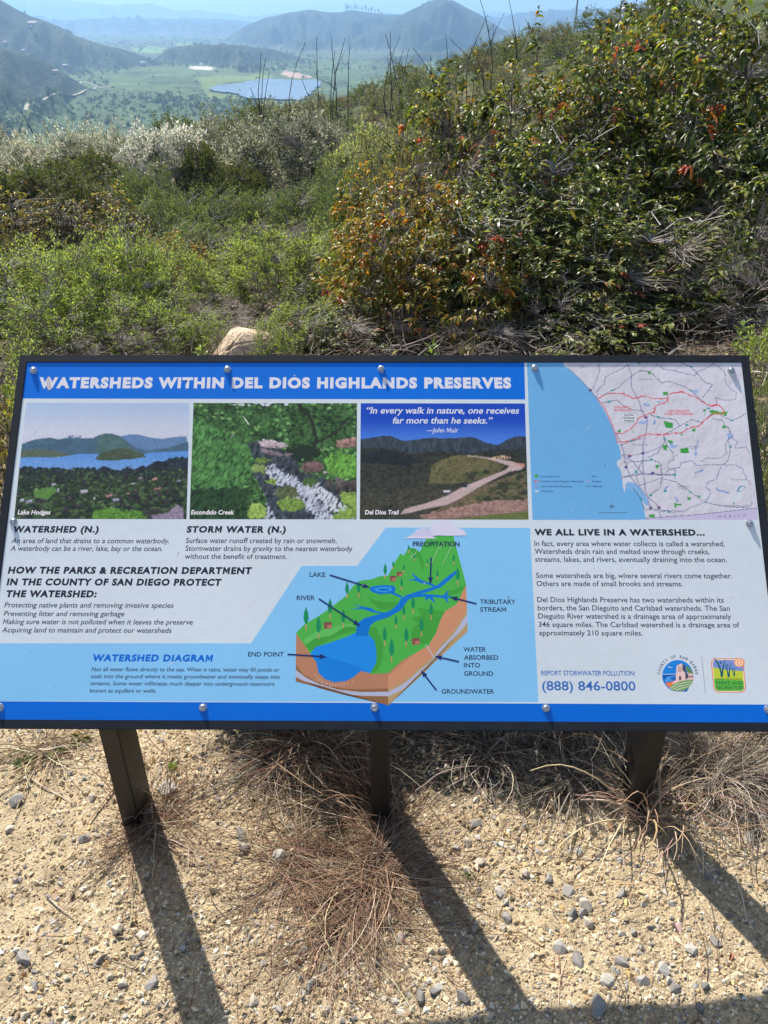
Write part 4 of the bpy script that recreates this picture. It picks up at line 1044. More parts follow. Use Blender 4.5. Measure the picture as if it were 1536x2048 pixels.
def paint_creek(PX, PY):
    X_, Y_ = (PX-380)/.35156, (PY-805)/.35156          # 0..950, 0..665
    n = fbm(X_/60, Y_/50, 11, 4); n2 = fbm(X_/16, Y_/14, 12, 4); n3 = fbm(X_/6, Y_/5, 13, 3); st = fbm((X_+Y_*.6)/7, (Y_-X_*.4)/22, 14, 3)
    C = P_(58, 96, 52)*np.clip(1+1.0*n2+.8*n3+.4*n, .12, 2.6)[..., None]
    rng = np.random.default_rng(15)
    for _ in range(1500):
        cx, cy = rng.uniform(0, 950), rng.uniform(0, 620); r = rng.uniform(4, 13)
        m_ = ((X_-cx)**2/(r*r)+(Y_-cy)**2/(r*r*.5) < 1+1.0*st)
        dark = inpoly(np.array([cx]), np.array([cy]), [(560, 30), (900, 60), (900, 220), (700, 260), (560, 200)])[0]
        c = P_(*[(76, 128, 66), (110, 162, 96), (44, 78, 40), (28, 46, 28), (140, 186, 124)][rng.integers(4 if not dark else 3) if not dark else rng.integers(2, 4)])
        C = np.where(m_[..., None], c*np.clip(1+.6*st+.4*n3-.5*(Y_-cy)/r, .2, 2)[..., None], C)
    def put(m, c):
        nonlocal C
        C = np.where(m[..., None], c, C)
    wv = 8*n2
    put((Y_ < 18+8*n3) & (X_ > 240) & (X_ < 560) & (n2 > .0), P_(200, 215, 235))
    put(dline(X_+wv, Y_, [(620, 10), (690, 90), (720, 200), (700, 270)]) < 10, P_(38, 44, 34))
    put(dline(X_+wv, Y_, [(900, 90), (820, 180), (700, 235)]) < 7, P_(40, 42, 34))
    put(inpoly(X_+26*n2, Y_+30*n2, [(545, 262), (640, 240), (730, 262), (740, 320), (640, 345), (560, 320)]), P_(30, 48, 34)*(1+.6*n3)[..., None])
    # water
    wp = [(330, 235), (420, 215), (500, 235), (560, 300), (600, 330), (640, 400), (760, 430), (830, 470), (950, 480), (950, 665), (420, 665), (440, 560), (400, 480), (350, 380), (330, 300)]
    w = inpoly(X_+2*wv, Y_+wv, wp)
    put(w, P_(58, 68, 78)*np.clip(1+1.2*st+.6*n2, .15, 3)[..., None])
    f = w & (dline(X_, Y_, [(470, 400), (560, 450), (650, 520), (720, 600), (780, 665)]) < 42+26*n2) & (st+.7*n3 > -.35); put(f, P_(186, 200, 220)*np.clip(.85+.8*st+.5*n3, .3, 1.2)[..., None])
    f = w & (dline(X_, Y_, [(700, 480), (760, 530), (830, 590), (900, 640)]) < 34+26*n2) & (st > -.2); put(f, P_(214, 224, 238)*np.clip(.9+.6*st+.4*n3, .4, 1.1)[..., None])
    f = w & (dline(X_, Y_, [(400, 560), (440, 620), (460, 665)]) < 28+16*n2) & (st > .0); put(f, P_(180, 194, 214))
    put(w & (n2 > .62), P_(150, 164, 186))
    for P2, c in [([(390, 225), (420, 210), (470, 212), (500, 225), (545, 232), (560, 250), (500, 262), (440, 258), (400, 250)], (196, 182, 190)), ([(400, 262), (470, 270), (520, 290), (590, 290), (560, 310), (460, 300), (410, 285)], (120, 112, 120)),
                  ([(625, 378), (650, 345), (700, 328), (745, 345), (765, 372), (740, 395), (660, 402)], (112, 92, 92)), ([(840, 220), (900, 205), (945, 195), (948, 250), (870, 262), (830, 250)], (150, 124, 116)),
                  ([(770, 450), (810, 435), (820, 500), (780, 500)], (76, 76, 78)), ([(830, 430), (865, 415), (880, 470), (860, 520), (830, 500)], (90, 84, 84)), ([(870, 450), (948, 440), (948, 510), (880, 505)], (70, 66, 68)), ([(760, 400), (780, 390), (775, 412)], (190, 160, 170))]:
        cyy = np.mean([q[1] for q in P2]); hh = max(q[1] for q in P2)-min(q[1] for q in P2); put(inpoly(X_+8*n3, Y_+8*n3+6*n2, P2), P_(*c)*np.clip(1+.7*n2+.7*n3-.9*(Y_-cyy)/hh, .2, 1.7)[..., None])
    for P2, c in [([(500, 490), (560, 470), (610, 490), (620, 540), (560, 560), (495, 540)], (92, 106, 72)), ([(490, 570), (560, 545), (640, 555), (660, 590), (600, 620), (520, 615)], (122, 158, 70)), ([(420, 445), (470, 430), (500, 445), (480, 475)], (130, 166, 80)), ([(640, 440), (700, 420), (740, 450), (700, 480), (650, 475)], (74, 108, 52)),
                  ([(850, 510), (948, 505), (948, 590), (870, 590)], (142, 178, 84)), ([(820, 620), (948, 590), (948, 665), (810, 665)], (130, 168, 78)), ([(330, 590), (400, 575), (445, 610), (420, 660), (320, 665)], (150, 186, 92)), ([(320, 320), (420, 315), (480, 335), (400, 350)], (110, 146, 70)), ([(340, 350), (440, 365), (420, 400), (340, 390)], (128, 156, 90))]:
        put(inpoly(X_+26*n2+10*n3, Y_+20*n2+8*n3, P2) & (n3+st*.6 > -.62), P_(*c)*.9*np.clip(1+.7*n3+.5*n2+.3*st, .25, 1.6)[..., None])
    b = inpoly(X_+14*n3, Y_+14*n2, [(760, 330), (800, 290), (880, 285), (948, 300), (948, 420), (860, 430), (790, 400)]); put(b, P_(98, 158, 66)*np.clip(1+1.1*st+.5*n3, .2, 1.9)[..., None])
    b = inpoly(X_+20*n3, Y_+14*n2, [(0, 90), (90, 110), (200, 180), (330, 250), (370, 330), (330, 440), (240, 500), (0, 520)]); put(b, P_(72, 124, 66)*np.clip(1+1.3*st+.7*n2, .14, 2.3)[..., None])
    put((X_ < 330+20*n2) & (Y_ > 480+30*n2), P_(40, 70, 40)*np.clip(1+1.4*st+.7*n3, .15, 3)[..., None])
    return np.clip(C, .002, .9)
def paint_trail(PX, PY):
    X_, Y_ = (PX-520)/.35156, (PY-700)/.35156
    C = lerp(P_(16, 72, 190), P_(70, 128, 222), sm(380, 540, Y_))
    n = fbm(X_/70, Y_/40, 21, 4); n2 = fbm(X_/16, Y_/10, 22, 4); n3 = fbm(X_/6, Y_/4.5, 23, 3)
    def put(m, c):
        nonlocal C
        C = np.where(m[..., None], c, C)
    e = Y_+4*n2
    rid = [(570, 508), (620, 500), (680, 490), (740, 487), (775, 500), (820, 518), (900, 508), (960, 500), (1060, 502), (1130, 500), (1200, 494), (1230, 500), (1290, 530), (1355, 541), (1400, 512), (1440, 495), (1475, 489), (1540, 495)]
    put(inpoly(X_, e, rid+[(1560, 980), (560, 980)]), P_(54, 66, 78)*np.clip(1+.9*fbm(X_/9, Y_/30, 24, 4)+.3*n2, .3, 2)[..., None])
    hill = Y_ > np.interp(X_, [570, 650, 760, 850, 1000, 1180, 1300, 1530], [560, 556, 566, 590, 575, 590, 570, 560])+6*n2
    base = lerp(P_(46, 52, 46), P_(74, 76, 60), sm(560, 900, Y_)*(.5+.5*np.clip(n, -1, 1)))
    put(hill, base*np.clip(1+.8*n2+.9*n3, .25, 2.2)[..., None])
    put(hill & inpoly(X_, e, [(980, 650), (1100, 600), (1250, 600), (1390, 660), (1330, 720), (1100, 760), (960, 760)]), P_(98, 98, 66)*np.clip(1+.6*n2+.8*n3, .3, 1.9)[..., None])
    put(hill & inpoly(X_, e, [(570, 600), (700, 560), (850, 600), (930, 640), (820, 660), (570, 640)]), P_(34, 40, 44)*np.clip(1+.6*n2+.6*n3, .3, 1.9)[..., None])
    put(inpoly(X_, e, [(1180, 815), (1300, 760), (1540, 680), (1540, 970), (900, 970), (1060, 880)]), P_(104, 98, 74)*np.clip(1+.6*n2+.7*n3, .3, 1.8)[..., None])
    put(inpoly(X_, Y_+10*n2, [(900, 940), (1060, 905), (1300, 860), (1540, 845), (1540, 920), (1200, 945), (950, 966)]), P_(150, 124, 116)*np.clip(1+.5*n2+.5*n3, .4, 1.6)[..., None])
    put(inpoly(X_, Y_+4*n2, [(1300, 940), (1540, 915), (1540, 970), (1100, 970)]), P_(96, 112, 60)*np.clip(1+.6*n3, .4, 1.6)[..., None])
    rd = [(1170, 598), (1240, 606), (1300, 612), (1370, 622), (1440, 636), (1500, 660), (1490, 680), (1420, 692), (1330, 735), (1230, 790), (1130, 850), (1060, 882), (950, 902), (860, 925), (800, 935), (820, 905), (930, 875), (1010, 850), (1060, 830), (1160, 775), (1250, 740), (1340, 705), (1400, 680), (1420, 660), (1360, 640), (1290, 618), (1180, 604)]
    put(inpoly(X_, Y_+2*n3, rd), P_(184, 168, 168)*(1+.14*n3)[..., None])
    put(dline(X_, Y_, [(1240, 805), (1140, 850), (1070, 885)]) < 3, P_(110, 90, 84))
    put(inpoly(X_, e, [(1310, 612), (1370, 600), (1430, 606), (1420, 622), (1330, 622)]) & (n3 > -.1), P_(206, 180, 150))
    put(inpoly(X_, e, [(1440, 640), (1500, 645), (1510, 668), (1480, 660)]), P_(190, 142, 120))
    rng = np.random.default_rng(25)
    for _ in range(160):
        cx, cy = rng.uniform(1180, 1540), rng.uniform(690, 850); r = rng.uniform(8, 24)
        if dline(np.array([cx]), np.array([cy]), [(1500, 665), (1400, 690), (1230, 780), (1100, 850)])[0] < 44: continue
        put((X_-cx)**2/(r*r)+(Y_-cy)**2/(r*r*.3) < 1+n3, P_(*[(66, 74, 52), (84, 92, 60), (52, 60, 44)][rng.integers(3)])*(1+.3*n3)[..., None])
    put((abs(X_-1062) < 20) & (abs(Y_-804) < 6), P_(200, 205, 215)); put((abs(X_-1165) < 16) & (abs(Y_-775) < 5), P_(40, 50, 80))
    put((abs(X_-1062) < 22) & (abs(Y_-811) < 2.5), P_(50, 50, 60))
    return np.clip(C, .002, .9)
raster('printed_photo', [(52.5, 805.5), (379.5, 806), (373, 1038.3), (28, 1037.8)], 340, 236, paint_lake, Z2, label='printed photograph of a lake below hills')
raster('printed_photo', [(387, 806), (714, 806.5), (713, 1038.6), (379, 1038.4)], 340, 236, paint_creek, Z2, label='printed photograph of a rocky creek')
raster('printed_photo', [(721.5, 806.5), (1049.8, 807), (1057, 1039.3), (719.6, 1038.7)], 340, 236, paint_trail, Z2, label='printed photograph of a dirt road through brown hills')

# ---- the map
def m7(L_): return [(1040+a*.3229, 700+b*.3229) for a, b in L_]
def paint_map(PX, PY):
    X_, Y_ = (PX-1040)/.3229, (PY-700)/.3229
    h = fbm(X_/120, Y_/120, 31, 5); h2 = fbm((X_+6)/120, (Y_+6)/120, 31, 5); rel = np.clip((h-h2)*6, -1, 1)
    C = P_(202, 208, 222)*(1+.14*rel+.02*h)[..., None]
    coast = [(265, 75), (270, 95), (320, 130), (380, 185), (440, 250), (480, 310), (520, 370), (550, 430), (590, 510), (605, 575), (620, 620), (628, 670), (600, 690), (602, 715), (625, 745), (632, 790), (636, 840), (648, 885), (655, 850), (670, 860), (710, 865), (745, 905), (770, 990), (778, 1050)]
    sea = inpoly(X_, Y_, coast+[(0, 1090), (0, 60)])
    def put(m, c):
        nonlocal C
        C = np.where(m[..., None], c, C)
    put(sea, P_(106, 176, 236))
    put(inpoly(X_, Y_, [(650, 840), (665, 818), (700, 822), (740, 840), (770, 880), (790, 930), (800, 965), (775, 960), (750, 920), (720, 880), (700, 860), (665, 870)]), P_(124, 180, 234))
    put(inpoly(X_, Y_, [(780, 1042), (1100, 1020), (1500, 975), (1500, 1060), (780, 1060)]), P_(190, 190, 222))
    def ln(P2, w, c, wig=0.):
        put(dline(X_+wig*fbm(X_/14, Y_/14, 41, 2)*1.0, Y_+wig*fbm(X_/14, Y_/14, 42, 2), P2) < w, P_(*c))
    gw = (142, 146, 178); dk = (70, 92, 122); bl = (126, 156, 210); rd_ = (214, 92, 108)
    ln([(300, 115), (380, 190), (440, 255), (500, 330)], 2.6, (120, 140, 175))
    ln([(780, 1042), (1100, 1020), (1500, 975)], 2.2, (120, 120, 160))
    for P2 in [[(485, 85), (495, 130), (470, 190), (455, 240)], [(680, 90), (620, 120), (560, 150), (530, 165), (520, 215), (480, 250), (475, 290)], [(840, 85), (900, 120), (960, 130), (1080, 160), (1100, 130), (1160, 110), (1195, 85), (1240, 110), (1270, 140), (1270, 190), (1300, 240), (1340, 265), (1335, 305), (1270, 310), (1210, 295), (1220, 340)],
               [(630, 650), (700, 655), (760, 640), (840, 615), (885, 590), (900, 560)], [(785, 670), (850, 640), (880, 600)], [(905, 760), (925, 740), (985, 730), (1000, 700), (1060, 685), (1100, 715), (1180, 712), (1260, 710), (1340, 715), (1380, 740), (1400, 790), (1430, 835)], [(1250, 715), (1230, 760), (1215, 800), (1160, 820), (1150, 850), (1180, 870), (1170, 910), (1140, 945)],
               [(1140, 945), (1060, 975), (1010, 1000), (950, 995), (870, 1000)], [(1290, 480), (1310, 540), (1350, 570), (1330, 610), (1400, 600), (1420, 640)], [(1290, 560), (1270, 590), (1280, 640), (1240, 670), (1160, 670), (1120, 690)], [(810, 770), (880, 775), (960, 780)], [(1440, 935), (1430, 960), (1380, 965), (1270, 965)]]:
        ln(P2, 2.6, gw, 5)
    for P2 in [[(665, 90), (690, 150), (690, 230), (735, 310), (755, 380), (790, 430), (780, 520), (760, 590), (765, 640), (760, 720), (770, 800), (775, 860), (810, 985)], [(600, 520), (630, 590), (645, 640), (650, 690), (680, 780), (720, 830), (770, 890), (850, 960), (870, 1030)], [(630, 650), (700, 690), (760, 770)], [(630, 790), (700, 770), (760, 765), (880, 770)]]:
        ln(P2, 3.6, (150, 154, 186))
    for P2 in [[(500, 290), (570, 250), (620, 230), (650, 190), (740, 130), (800, 130), (880, 205), (920, 195), (1000, 220), (1060, 250), (1100, 290), (1165, 345)], [(1000, 80), (1060, 105), (1100, 150), (1150, 205), (1195, 215), (1150, 270), (1130, 300)], [(510, 325), (600, 310), (650, 350), (700, 370), (770, 380)], [(795, 395), (860, 420), (960, 430), (990, 470), (940, 500), (900, 520)],
               [(990, 470), (1060, 430), (1130, 450), (1180, 400), (1230, 395), (1310, 440), (1400, 395)], [(1190, 425), (1250, 435), (1300, 500), (1290, 560), (1305, 610), (1290, 680), (1260, 710)], [(620, 590), (690, 565), (760, 545)], [(890, 530), (910, 590), (950, 640), (955, 680), (920, 690), (915, 740), (960, 745), (960, 800)], [(690, 690), (760, 690), (820, 680), (870, 700), (880, 790), (870, 850), (800, 900)], [(720, 780), (740, 840), (870, 795), (960, 815), (1060, 880), (1140, 940), (1270, 970), (1420, 975)], [(640, 790), (760, 770), (960, 770)], [(775, 990), (870, 990), (960, 1010)], [(730, 740), (760, 680)]]:
        ln(P2, 1.9, dk, 4)
    for P2 in [[(700, 860), (745, 915), (770, 985)]]: ln(P2, 2.2, (60, 90, 130))
    for P2 in [[(740, 450), (790, 440)], [(830, 460), (840, 430)], [(930, 570), (950, 600), (975, 590)], [(1105, 560), (1090, 600), (1085, 650)], [(1290, 520), (1300, 545), (1320, 530)], [(1090, 760), (1130, 748)], [(1220, 850), (1225, 870), (1290, 880)], [(965, 910), (975, 940)], [(890, 860), (920, 845)], [(1080, 255), (1100, 260)], [(1350, 880), (1370, 840), (1395, 850)], [(770, 340), (800, 345)], [(850, 320), (890, 318)]]:
        ln(P2, 4.2, bl, 8)
    for cx, cy, rx, ry in [(1090, 258, 14, 14), (945, 600, 18, 10), (760, 450, 26, 10), (1295, 525, 16, 12), (790, 342, 16, 8), (1090, 640, 10, 14)]:
        put(((X_-cx)/rx)**2+((Y_-cy)/ry)**2 < 1+.8*fbm(X_/6, Y_/6, 44, 2), P_(150, 180, 232))
    ln([(480, 300), (520, 282), (570, 268), (640, 270), (690, 295), (720, 300), (760, 285), (830, 300), (910, 300), (915, 285), (945, 265), (1000, 258), (1060, 280), (1100, 300), (1130, 325), (1180, 345), (1230, 340), (1262, 365), (1270, 395)], 3.2, rd_, 6)
    ln([(480, 300), (530, 370), (560, 440), (590, 515), (605, 575)], 3.4, (224, 120, 134))
    ln([(595, 518), (640, 515), (680, 490), (720, 455), (735, 420), (790, 400), (830, 385), (840, 345), (890, 330), (915, 310), (915, 290)], 3.2, rd_, 6)
    ln([(605, 572), (680, 565), (740, 540), (790, 520), (880, 525), (960, 515), (1010, 510), (1040, 485), (1110, 470), (1150, 430), (1200, 395), (1262, 390)], 3.2, rd_, 6)
    for P2 in [[(1170, 375), (1200, 372), (1250, 385), (1285, 380), (1280, 410), (1240, 395), (1190, 400)], [(1130, 370), (1150, 368), (1140, 412), (1150, 395)], [(885, 262), (920, 258), (915, 280), (885, 280)], [(890, 440), (945, 450), (950, 485), (900, 482)], [(1065, 485), (1088, 482), (1085, 505), (1065, 500)], [(882, 590), (915, 585), (910, 625), (888, 615)], [(990, 612), (1040, 600), (1050, 640), (995, 640)], [(915, 555), (950, 565), (945, 582), (915, 570)], [(840, 708), (868, 715), (850, 738), (838, 725)], [(1253, 465), (1278, 468), (1270, 488), (1252, 485)],
               [(1035, 910), (1058, 910), (1055, 930), (1035, 930)], [(955, 945), (970, 950), (1005, 955), (1000, 965), (970, 965), (958, 985)], [(1090, 895), (1118, 905), (1110, 915)], [(798, 1020), (838, 1018), (835, 1035), (800, 1036)], [(790, 138), (812, 138), (810, 150), (790, 150)], [(725, 78), (750, 78), (745, 90)], [(600, 500), (625, 490), (618, 515)], [(985, 520), (1012, 520), (1000, 532)], [(960, 650), (980, 650), (978, 656)], [(1310, 945), (1332, 945), (1328, 955)], [(88, 775), (110, 772), (112, 790), (88, 792)], [(690, 505), (705, 505), (703, 512)]]:
        put(inpoly(X_+5*fbm(X_/8, Y_/8, 45, 2), Y_+5*fbm(X_/8, Y_/8, 46, 2), P2), P_(62, 160, 74))
    put(inpoly(X_, Y_, [(1200, 385), (1250, 392), (1262, 370), (1266, 398), (1230, 402), (1195, 396)]), P_(168, 134, 70))
    for cx, cy in [(571, 250), (552, 320), (1061, 105), (1059, 250), (857, 416), (1032, 465), (1169, 362), (1311, 436), (686, 564), (896, 551), (1305, 598), (813, 679), (720, 755), (957, 773), (900, 872), (808, 900), (1056, 881), (748, 926), (922, 1003)]:
        put((abs(X_-cx) < 9) & (abs(Y_-cy) < 6+2*(cx == 720)+3*(cx == 900)), P_(72, 158, 168))
    for cx, cy in [(436, 249), (779, 418), (679, 658), (761, 640), (657, 725), (822, 762), (810, 978), (861, 977)]:
        put(((X_-cx)/11)**2+((Y_-cy)/9)**2 < 1, P_(86, 84, 152)); put((abs(X_-cx) < 9) & (Y_-cy < -4) & (Y_-cy > -8), P_(170, 80, 120))
    put((abs(X_-102) < 14) & (abs(Y_-814) < 8) & ~((abs(X_-102) < 9) & (abs(Y_-814) < 4)), P_(214, 80, 100))
    put((abs(X_-102) < 12) & (abs(Y_-844) < 7) & ~((abs(X_-102) < 9) & (abs(Y_-844) < 4)), P_(140, 140, 190))
    put(((X_-103)/11)**2+((Y_-874)/7)**2 < 1, P_(190, 210, 240))
    ln([(408, 818), (420, 808), (434, 816)], 2.4, (160, 164, 196)); ln([(408, 850), (418, 838), (426, 848), (438, 840)], 1.8, (60, 90, 130))
    ln([(485, 1007), (662, 1007)], 1.8, (40, 60, 100)); ln([(569, 950), (569, 988)], 1.2, (60, 80, 110)); ln([(548, 970), (590, 970)], 1.2, (60, 80, 110))
    put((np.abs(np.hypot(X_-569, Y_-970)-9) < 1.6), P_(60, 80, 110))
    k = [(1345, 880), (1365, 840), (1395, 850), (1372, 878)]
    ln(k+[k[0]], 1.8, (40, 150, 160), 8)
    return np.clip(C, .002, .9)
mp = raster('map_print', [(1053.8, 724), (1481.5, 724), (1516.5, 1039.5), (1065, 1039.8)], 470, 350, paint_map, Z1, label='printed map of a coastline with two river basins outlined in red')

# ---- diagram, vector
def c9(L_): return [(480+a*.3776, 1030+b*.3776) for a, b in L_]
GR, GR2, GR3, TAN, TAN2, BRN, OLV, GRY = P_(74, 178, 74), P_(64, 160, 60), P_(92, 190, 96), P_(196, 144, 110), P_(176, 128, 98), P_(140, 104, 72), P_(176, 156, 112), P_(172, 184, 212)
RIV, RIV2, DEEP = P_(10, 116, 208), P_(30, 140, 232), P_(6, 96, 204)
items = [
 (c9([(297, 625), (295, 882), (785, 1008), (1205, 618), (1198, 370), (1100, 300), (340, 600)]), TAN2),
 (c9([(785, 850), (785, 1008), (1205, 618), (1205, 560), (1198, 370), (1090, 505), (1040, 600), (980, 690)]), TAN),
 # left wall layers
 (c9([(296, 790), (330, 838), (400, 880), (470, 905), (560, 920), (650, 922), (785, 918), (785, 936), (640, 938), (520, 925), (430, 900), (350, 862), (296, 820)]), BRN),
 (c9([(296, 820), (350, 862), (430, 900), (520, 925), (640, 938), (785, 936), (785, 960), (650, 958), (520, 945), (420, 918), (340, 880), (296, 858)]), GRY),
 (c9([(295, 858), (340, 880), (420, 918), (520, 945), (650, 958), (785, 960), (785, 1008), (295, 882)]), BRN),
 # right wall layers
 (c9([(785, 918), (850, 890), (920, 840), (960, 800), (1010, 760), (1060, 690), (1120, 630), (1160, 570), (1202, 505), (1204, 540), (1165, 605), (1120, 655), (1060, 720), (1020, 780), (960, 830), (900, 885), (785, 950)]), OLV),
 (c9([(785, 936), (850, 905), (910, 860), (960, 815), (1010, 775), (1060, 705), (1120, 645), (1160, 590), (1203, 522), (1204, 572), (1160, 625), (1100, 680), (1060, 735), (1010, 800), (960, 850), (900, 905), (785, 962)]), GRY),
 (c9([(785, 962), (900, 905), (960, 850), (1010, 800), (1060, 735), (1100, 680), (1160, 625), (1204, 572), (1205, 618), (785, 1008)]), OLV),
 # green top
 (c9([(297, 625), (340, 580), (400, 545), (480, 492), (560, 430), (600, 375), (640, 348), (700, 340), (735, 325), (785, 320), (820, 250), (850, 203), (868, 215), (892, 172), (930, 178), (952, 195), (990, 120), (1040, 92), (1130, 110), (1150, 190), (1180, 300), (1198, 370), (1175, 415), (1150, 470), (1085, 510), (1060, 560), (1040, 620), (1000, 690), (940, 725), (860, 770), (785, 838), (690, 842), (640, 800), (420, 800), (372, 735)]), GR),
 (c9([(952, 195), (975, 250), (968, 310), (950, 240), (930, 215), (892, 172), (930, 178)]), GR2),
 (c9([(675, 432), (720, 455), (790, 462), (840, 458), (838, 490), (790, 505), (740, 500), (705, 470)]), GR2),
 (c9([(940, 490), (1000, 500), (1085, 510), (1060, 560), (1040, 620), (1000, 680), (940, 685), (905, 640), (912, 600), (945, 575), (905, 550), (960, 530)]), GR2),
 (c9([(1198, 370), (1180, 400), (1110, 430), (1080, 415), (1120, 400)]), GR2),
 (c9([(340, 690), (400, 650), (480, 640), (560, 590), (612, 590), (615, 610), (520, 640), (440, 680), (375, 720)]), GR2),
 (c9([(400, 620), (500, 590), (590, 575), (612, 592), (560, 592), (480, 640), (400, 652), (345, 690), (335, 660)]), GR3),
 (c9([(675, 600), (720, 590), (740, 640), (762, 690), (755, 760), (735, 815), (690, 842), (715, 790), (722, 740), (715, 680), (680, 640)]), GR2),
 # end point
 (c9([(372, 735), (400, 700), (480, 675), (560, 648), (615, 622), (680, 632), (712, 665), (722, 720), (722, 780), (690, 838), (640, 826), (600, 860), (560, 880), (500, 886), (450, 870), (415, 835), (405, 780), (385, 755)]), RIV2),
 (c9([(385, 745), (450, 752), (540, 775), (620, 800), (690, 836), (640, 826), (600, 860), (560, 880), (500, 886), (450, 870), (415, 835), (405, 780)]), P_(20, 128, 222)),
 (c9([(620, 575), (660, 545), (740, 525), (800, 505), (838, 470), (850, 445), (880, 425), (940, 405), (1010, 385), (1040, 375), (1100, 325), (1148, 292), (1152, 305), (1110, 345), (1060, 385), (1000, 405), (930, 430), (890, 450), (872, 475), (850, 505), (790, 540), (720, 562), (690, 585), (676, 640), (612, 640)]), RIV),
 (c9([(770, 528), (700, 515), (650, 498), (580, 500), (640, 490), (595, 474), (660, 487), (695, 492), (720, 510), (780, 520)]), RIV),
 (c9([(1035, 385), (1000, 368), (960, 362), (930, 348), (885, 345), (930, 338), (905, 302), (950, 338), (980, 352), (1010, 360), (1045, 378)]), RIV),
 (c9([(900, 425), (980, 418), (1060, 425), (1080, 424), (1108, 392), (1096, 428), (1130, 432), (1098, 440), (1106, 470), (1080, 440), (1020, 434), (1035, 468), (1000, 440), (985, 455), (980, 432), (900, 438)]), RIV),
 (c9([(683, 392), (700, 378), (760, 371), (815, 374), (824, 392), (818, 410), (862, 432), (855, 440), (800, 416), (740, 420), (700, 408)]), RIV),
 (c9([(708, 392), (750, 381), (800, 383), (805, 398), (770, 410), (725, 404)]), P_(60, 160, 230)), (c9([(725, 393), (755, 387), (790, 389), (792, 399), (765, 404), (735, 400)]), RIV),
]
def tree9(x, y0, y1):
    h = y1-y0; k = h*.11
    return [(c9([(x-3, y1), (x-1.5, y0+h*.35), (x+1.5, y0+h*.35), (x+3, y1)]), TAN), (c9([(x, y0), (x+k*.8, y0+h*.25), (x+k, y0+h*.5), (x+k*.5, y0+h*.68), (x, y0+h*.74), (x-k*.5, y0+h*.68), (x-k, y0+h*.5), (x-k*.8, y0+h*.25)]), P_(24, 142, 92)),
            (c9([(x, y0), (x+1.5, y0+h*.4), (x, y0+h*.74)]), P_(14, 110, 74))]
for q in [(350, 486, 612), (416, 534, 658), (477, 440, 552), (547, 496, 598), (567, 352, 442), (628, 345, 438), (769, 254, 338), (811, 242, 288), (867, 258, 306), (856, 330, 398), (893, 156, 200), (923, 196, 245), (992, 228, 270), (1045, 290, 342), (1132, 205, 262), (1153, 276, 372), (917, 428, 522), (868, 475, 552), (826, 530, 600), (1012, 462, 554), (961, 540, 644), (881, 592, 698), (766, 590, 694), (803, 652, 780)]:
    items += tree9(*q)
def hut(x, y, s=1.):
    f = lambda L_: c9([(x+a*s, y+b*s) for a, b in L_])
    return [(f([(-22, -5), (-20, 15), (-4, 17), (-4, -2)]), P_(150, 98, 82)), (f([(-4, -2), (-4, 17), (20, 12), (20, -8)]), P_(176, 118, 98)), (f([(-26, -5), (-18, -19), (14, -20), (24, -8), (0, -3)]), P_(120, 82, 72)), (f([(-14, 2), (-14, 12), (-8, 13), (-8, 3)]), P_(70, 48, 46))]
for q in [(466, 586, 1), (932, 671, 1), (811, 337, .8), (845, 314, .7)]: items += hut(*q)
for x, y in [(402, 849), (413, 860), (424, 872), (415, 875), (436, 880), (438, 898), (450, 888), (460, 910), (464, 892), (476, 896), (478, 908), (490, 897), (489, 908), (507, 902), (522, 900), (537, 896), (550, 905), (555, 892), (571, 892), (597, 882), (455, 900), (430, 888)] + [(985+i*8+(j*6), 692+i*13+j*5) for i in range(5) for j in range(3)]:
    items.append((c9([(x-3, y), (x, y-3), (x+3, y), (x, y+3)]), WHITE))
for i in range(22):
    x = 1010+ (i*37) % 125; y = 122+(i*53) % 130
    if y < 140 and x > 900: y += 20
    items.append((c9([(x+4, y), (x+6, y), (x-4, y+24), (x-6, y+24)]), P_(176, 224, 176)))
for i in range(7):
    x = 898+(i*17) % 38; y = 182+(i*23) % 40; items.append((c9([(x+3, y), (x+5, y), (x-2, y+16), (x-4, y+16)]), P_(176, 224, 176)))
items.append((c9([(870, 124), (910, 105), (940, 75), (975, 68), (1000, 75), (1020, 50), (1060, 30), (1090, 28), (1125, 38), (1145, 65), (1185, 80), (1203, 108), (1100, 110), (1040, 108), (1020, 116), (1045, 125)]), P_(208, 212, 236)))
items.append((c9([(910, 108), (940, 78), (975, 70), (1000, 76), (1030, 112), (960, 114)]), P_(196, 202, 232)))
ARR = P_(30, 44, 104)
def arrow(x0_, y0_, x1_, y1_):
    d = np.array([x1_-x0_, y1_-y0_], float); L_ = np.hypot(*d); d /= L_; n_ = np.array([-d[1], d[0]]); a_ = np.array([x0_, y0_]); b_ = np.array([x1_, y1_]); c_ = b_-d*38
    items.append((c9([tuple(a_+n_*4), tuple(c_+n_*4), tuple(c_-n_*4), tuple(a_-n_*4)]), ARR)); items.append((c9([tuple(c_+n_*13), tuple(b_), tuple(c_-n_*13)]), ARR))
for q in [(475, 318, 688, 384), (418, 444, 638, 588), (1012, 225, 1008, 368), (1252, 470, 1112, 435), (1160, 777, 1030, 748), (1040, 928, 958, 822), (252, 738, 460, 751)]: arrow(*q)
polys('block_diagram', items, Z2+.00001, label='printed block diagram of green hills, a river and layers of ground')

# ---- logos
def c7b(L_): return [(1280+a/6, 1290+b/6) for a, b in L_]
def circ(cx, cy, rx, ry, n=28, a0=0, a1=2*math.pi): return [(cx+rx*math.cos(a0+(a1-a0)*i/n), cy+ry*math.sin(a0+(a1-a0)*i/n)) for i in range(n)]
